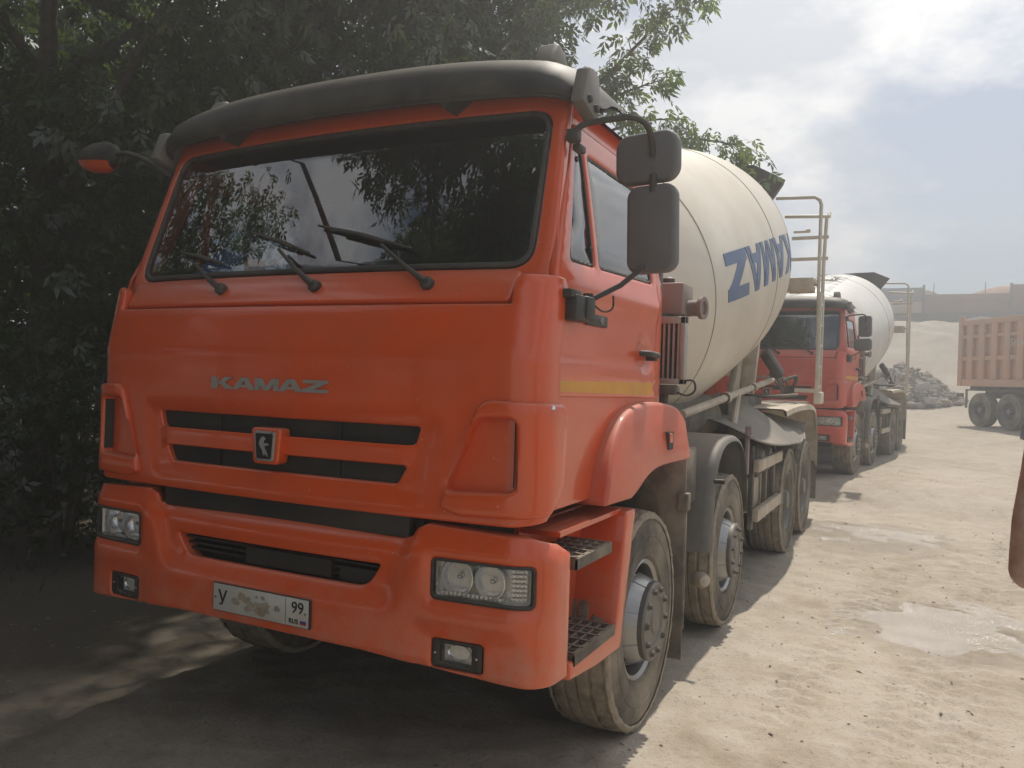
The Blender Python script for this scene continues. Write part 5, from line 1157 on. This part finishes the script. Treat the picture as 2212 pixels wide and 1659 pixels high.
def person():
    SK = surf('skin', (.50, .35, .28), .55, col2=(.36, .19, .125), scale=20, var=.06); SH = surf('shirt_cloth', (.16, .18, .21), .9, bump=.2, bscale=90); TRS = surf('trouser_cloth', (.05, .055, .07), .9); HR = surf('hair', (.03, .022, .016), .6)
    pe = empty('person', (3.0, -.36, 0)); B = Vector((3.0, -.36, 0)); f = Vector((-.45, .89, 0)); r = Vector((.89, .45, 0))
    def W(a, b, z): return tuple(r*a+f*b+Vector((0, 0, z)))           # a to the right, b forward
    def X(x, y, z): return tuple(Vector((x, y, z))-B)
    el, wr = X(2.605, -.555, 1.350), X(2.618, -.508, 1.63); sh = W(-.19, 0, 1.435); nk = W(0, 0, 1.50)
    hand = W(-.22, .05, 1.74)
    pel = W(0, 0, .98)
    body = [[(pel, (.15, .11)), (W(0, 0, 1.12), (.14, .10)), (W(0, 0, 1.30), (.17, .115)), (W(0, .0, 1.43), (.13, .09)), (nk, .055), (W(0, .01, 1.57), .062), (W(0, .015, 1.66), (.078, .095)), (W(0, .01, 1.75), (.07, .085))],
            [(W(0, .0, 1.43), (.13, .09)), (sh, .058), (tuple((Vector(sh)+Vector(el))/2), .047), (el, .043), (tuple(Vector(el).lerp(Vector(wr), .35)), .043), (tuple(Vector(el).lerp(Vector(wr), .75)), .032), (wr, .027), (tuple(Vector(wr).lerp(Vector(hand), .5)), .035), (hand, .036)],
            [(W(0, .0, 1.43), (.13, .09)), (W(.19, 0, 1.435), .058), (W(.245, -.02, 1.28), .046), (W(.27, -.02, 1.14), .04), (W(.275, .04, 1.0), .036), (W(.275, .08, .88), .026), (W(.275, .09, .80), .035), (W(.275, .10, .74), .030)]]
    for s in (-1, 1): body.append([(pel, (.15, .11)), (W(.09*s, 0, .90), .095), (W(.10*s, .01, .70), .075), (W(.10*s, .01, .50), .055), (W(.105*s, -.01, .30), .053), (W(.105*s, -.02, .10), .036), (W(.105*s, .02, .05), .04), (W(.11*s, .13, .035), .032)])
    hv = Vector(hand); up_ = Vector((0, 0, 1))
    for k in range(4):
        o = Vector(f)*(.03-.02*k); p0 = hv; p1 = hv+o+r*.02+up_*(.045-.004*abs(k-1.2)); p2 = p1+r*.03+up_*.012; p3 = p2+r*.02-up_*.008; body.append([(tuple(p0), .036), (tuple(p1), .0095), (tuple(p2), .009), (tuple(p3), .008)])
    body.append([(tuple(hv), .036), (tuple(hv-f*.045+up_*.02), .011), (tuple(hv-f*.05+r*.03+up_*.035), .0095)])
    bo = link('body', skin_mesh('body', body, SK), pe)
    shc = [[(W(0, 0, .96), (.165, .125)), (W(0, 0, 1.12), (.158, .118)), (W(0, 0, 1.30), (.185, .13)), (W(0, 0, 1.43), (.145, .103)), (W(0, 0, 1.475), .08)],
           [(W(0, 0, 1.43), (.145, .103)), (sh, .075), (tuple(Vector(sh).lerp(Vector(el), .5)), .068)], [(W(0, 0, 1.43), (.145, .103)), (W(.19, 0, 1.435), .075), (W(.24, -.02, 1.30), .065)]]
    link('shirt', skin_mesh('shirt', shc, SH, .014), pe)
    tr = [[(W(0, 0, 1.0), (.16, .12)), (W(0, 0, .94), (.165, .125)), (W(.09*s, 0, .86), .11), (W(.10*s, .01, .50), .085), (W(.105*s, -.015, .08), .075)] for s in (-1, 1)]
    link('trousers', skin_mesh('trousers', tr, TRS, .014), pe)
    link('hair', skin_mesh('hair', [[(W(0, -.03, 1.64), .07), (W(0, -.02, 1.72), (.085, .095)), (W(0, .0, 1.775), (.07, .075))]], HR, .014), pe)
    fc = MB()
    for s in (-1, 1): fc.lathe([(-.012, 0), (-.008, .009), (0, .012), (.008, .009), (.012, 0)], W(.032*s, .098, 1.675), tuple(f), 10)
    fc.build('eye', HR, pe); MB().tube([W(0, .095, 1.69), W(0, .118, 1.65), W(0, .10, 1.637)], [.008, .014, .010], 8).build('nose', SK, pe); MB().tube([W(-.024, .09, 1.605), W(0, .10, 1.603), W(.024, .09, 1.605)], [.004, .007, .004], 6).build('mouth', surf('lips', (.28, .11, .09), .5), pe)
    for s in (-1, 1): MB().lathe([(-.012, .0), (-.010, .02), (.006, .028), (.012, .018), (.010, 0)], W(.082*s, .0, 1.665), tuple(r*s), 12).build('ear', SK, pe)
    for s in (-1, 1): link('shoe', skin_mesh('shoe', [[(W(.105*s, -.05, .05), .048), (W(.108*s, .05, .045), .048), (W(.112*s, .15, .038), .04)]], M['black']), pe)
    d_ = (Vector(wr)-Vector(el)).normalized(); MB().lathe([(-.014, .031), (-.014, .036), (.014, .035), (.014, .030)], tuple(Vector(wr)), tuple(d_), 20).build('wristwatch', surf('watch_strap', (.42, .46, .52), .5), pe)
    tag(pe, 'person at the right edge in a grey shirt, hand raised to the ear', 'person')
    ph = MB().cbox(tuple(B+hv+r*.075+up_*.02), (.012, .075, .15), Matrix.Rotation(math.atan2(f.y, f.x)-math.pi/2, 3, 'Z')).build('mobile_phone', M['black'], None, bevel=.005); tag(ph, 'dark phone held to the ear of the person at the right edge', 'phone')
person()

# ------------------------------------------------------------------ dusty air, thickened to stand in for lens veil
HZ = MB().box(-48, 48, -26, 80, -2.0, 16.5).build('haze', None)
def haze_mat(dens):
    m = bpy.data.materials.new('dust_and_lens_veil'); m.use_nodes = True; nt = m.node_tree; nt.nodes.clear(); v = nd(nt, 'ShaderNodeVolumePrincipled', inp={'Color': (.93, .93, .93, 1), 'Density': dens, 'Anisotropy': .62}); o = nd(nt, 'ShaderNodeOutputMaterial'); nt.links.new(v.outputs[0], o.inputs['Volume']); return m
HZ.data.materials.append(haze_mat(.0130)); tag(HZ, 'thin sunlit dust over the yard, thickened to stand in for lens veil', 'haze', kind='stuff')
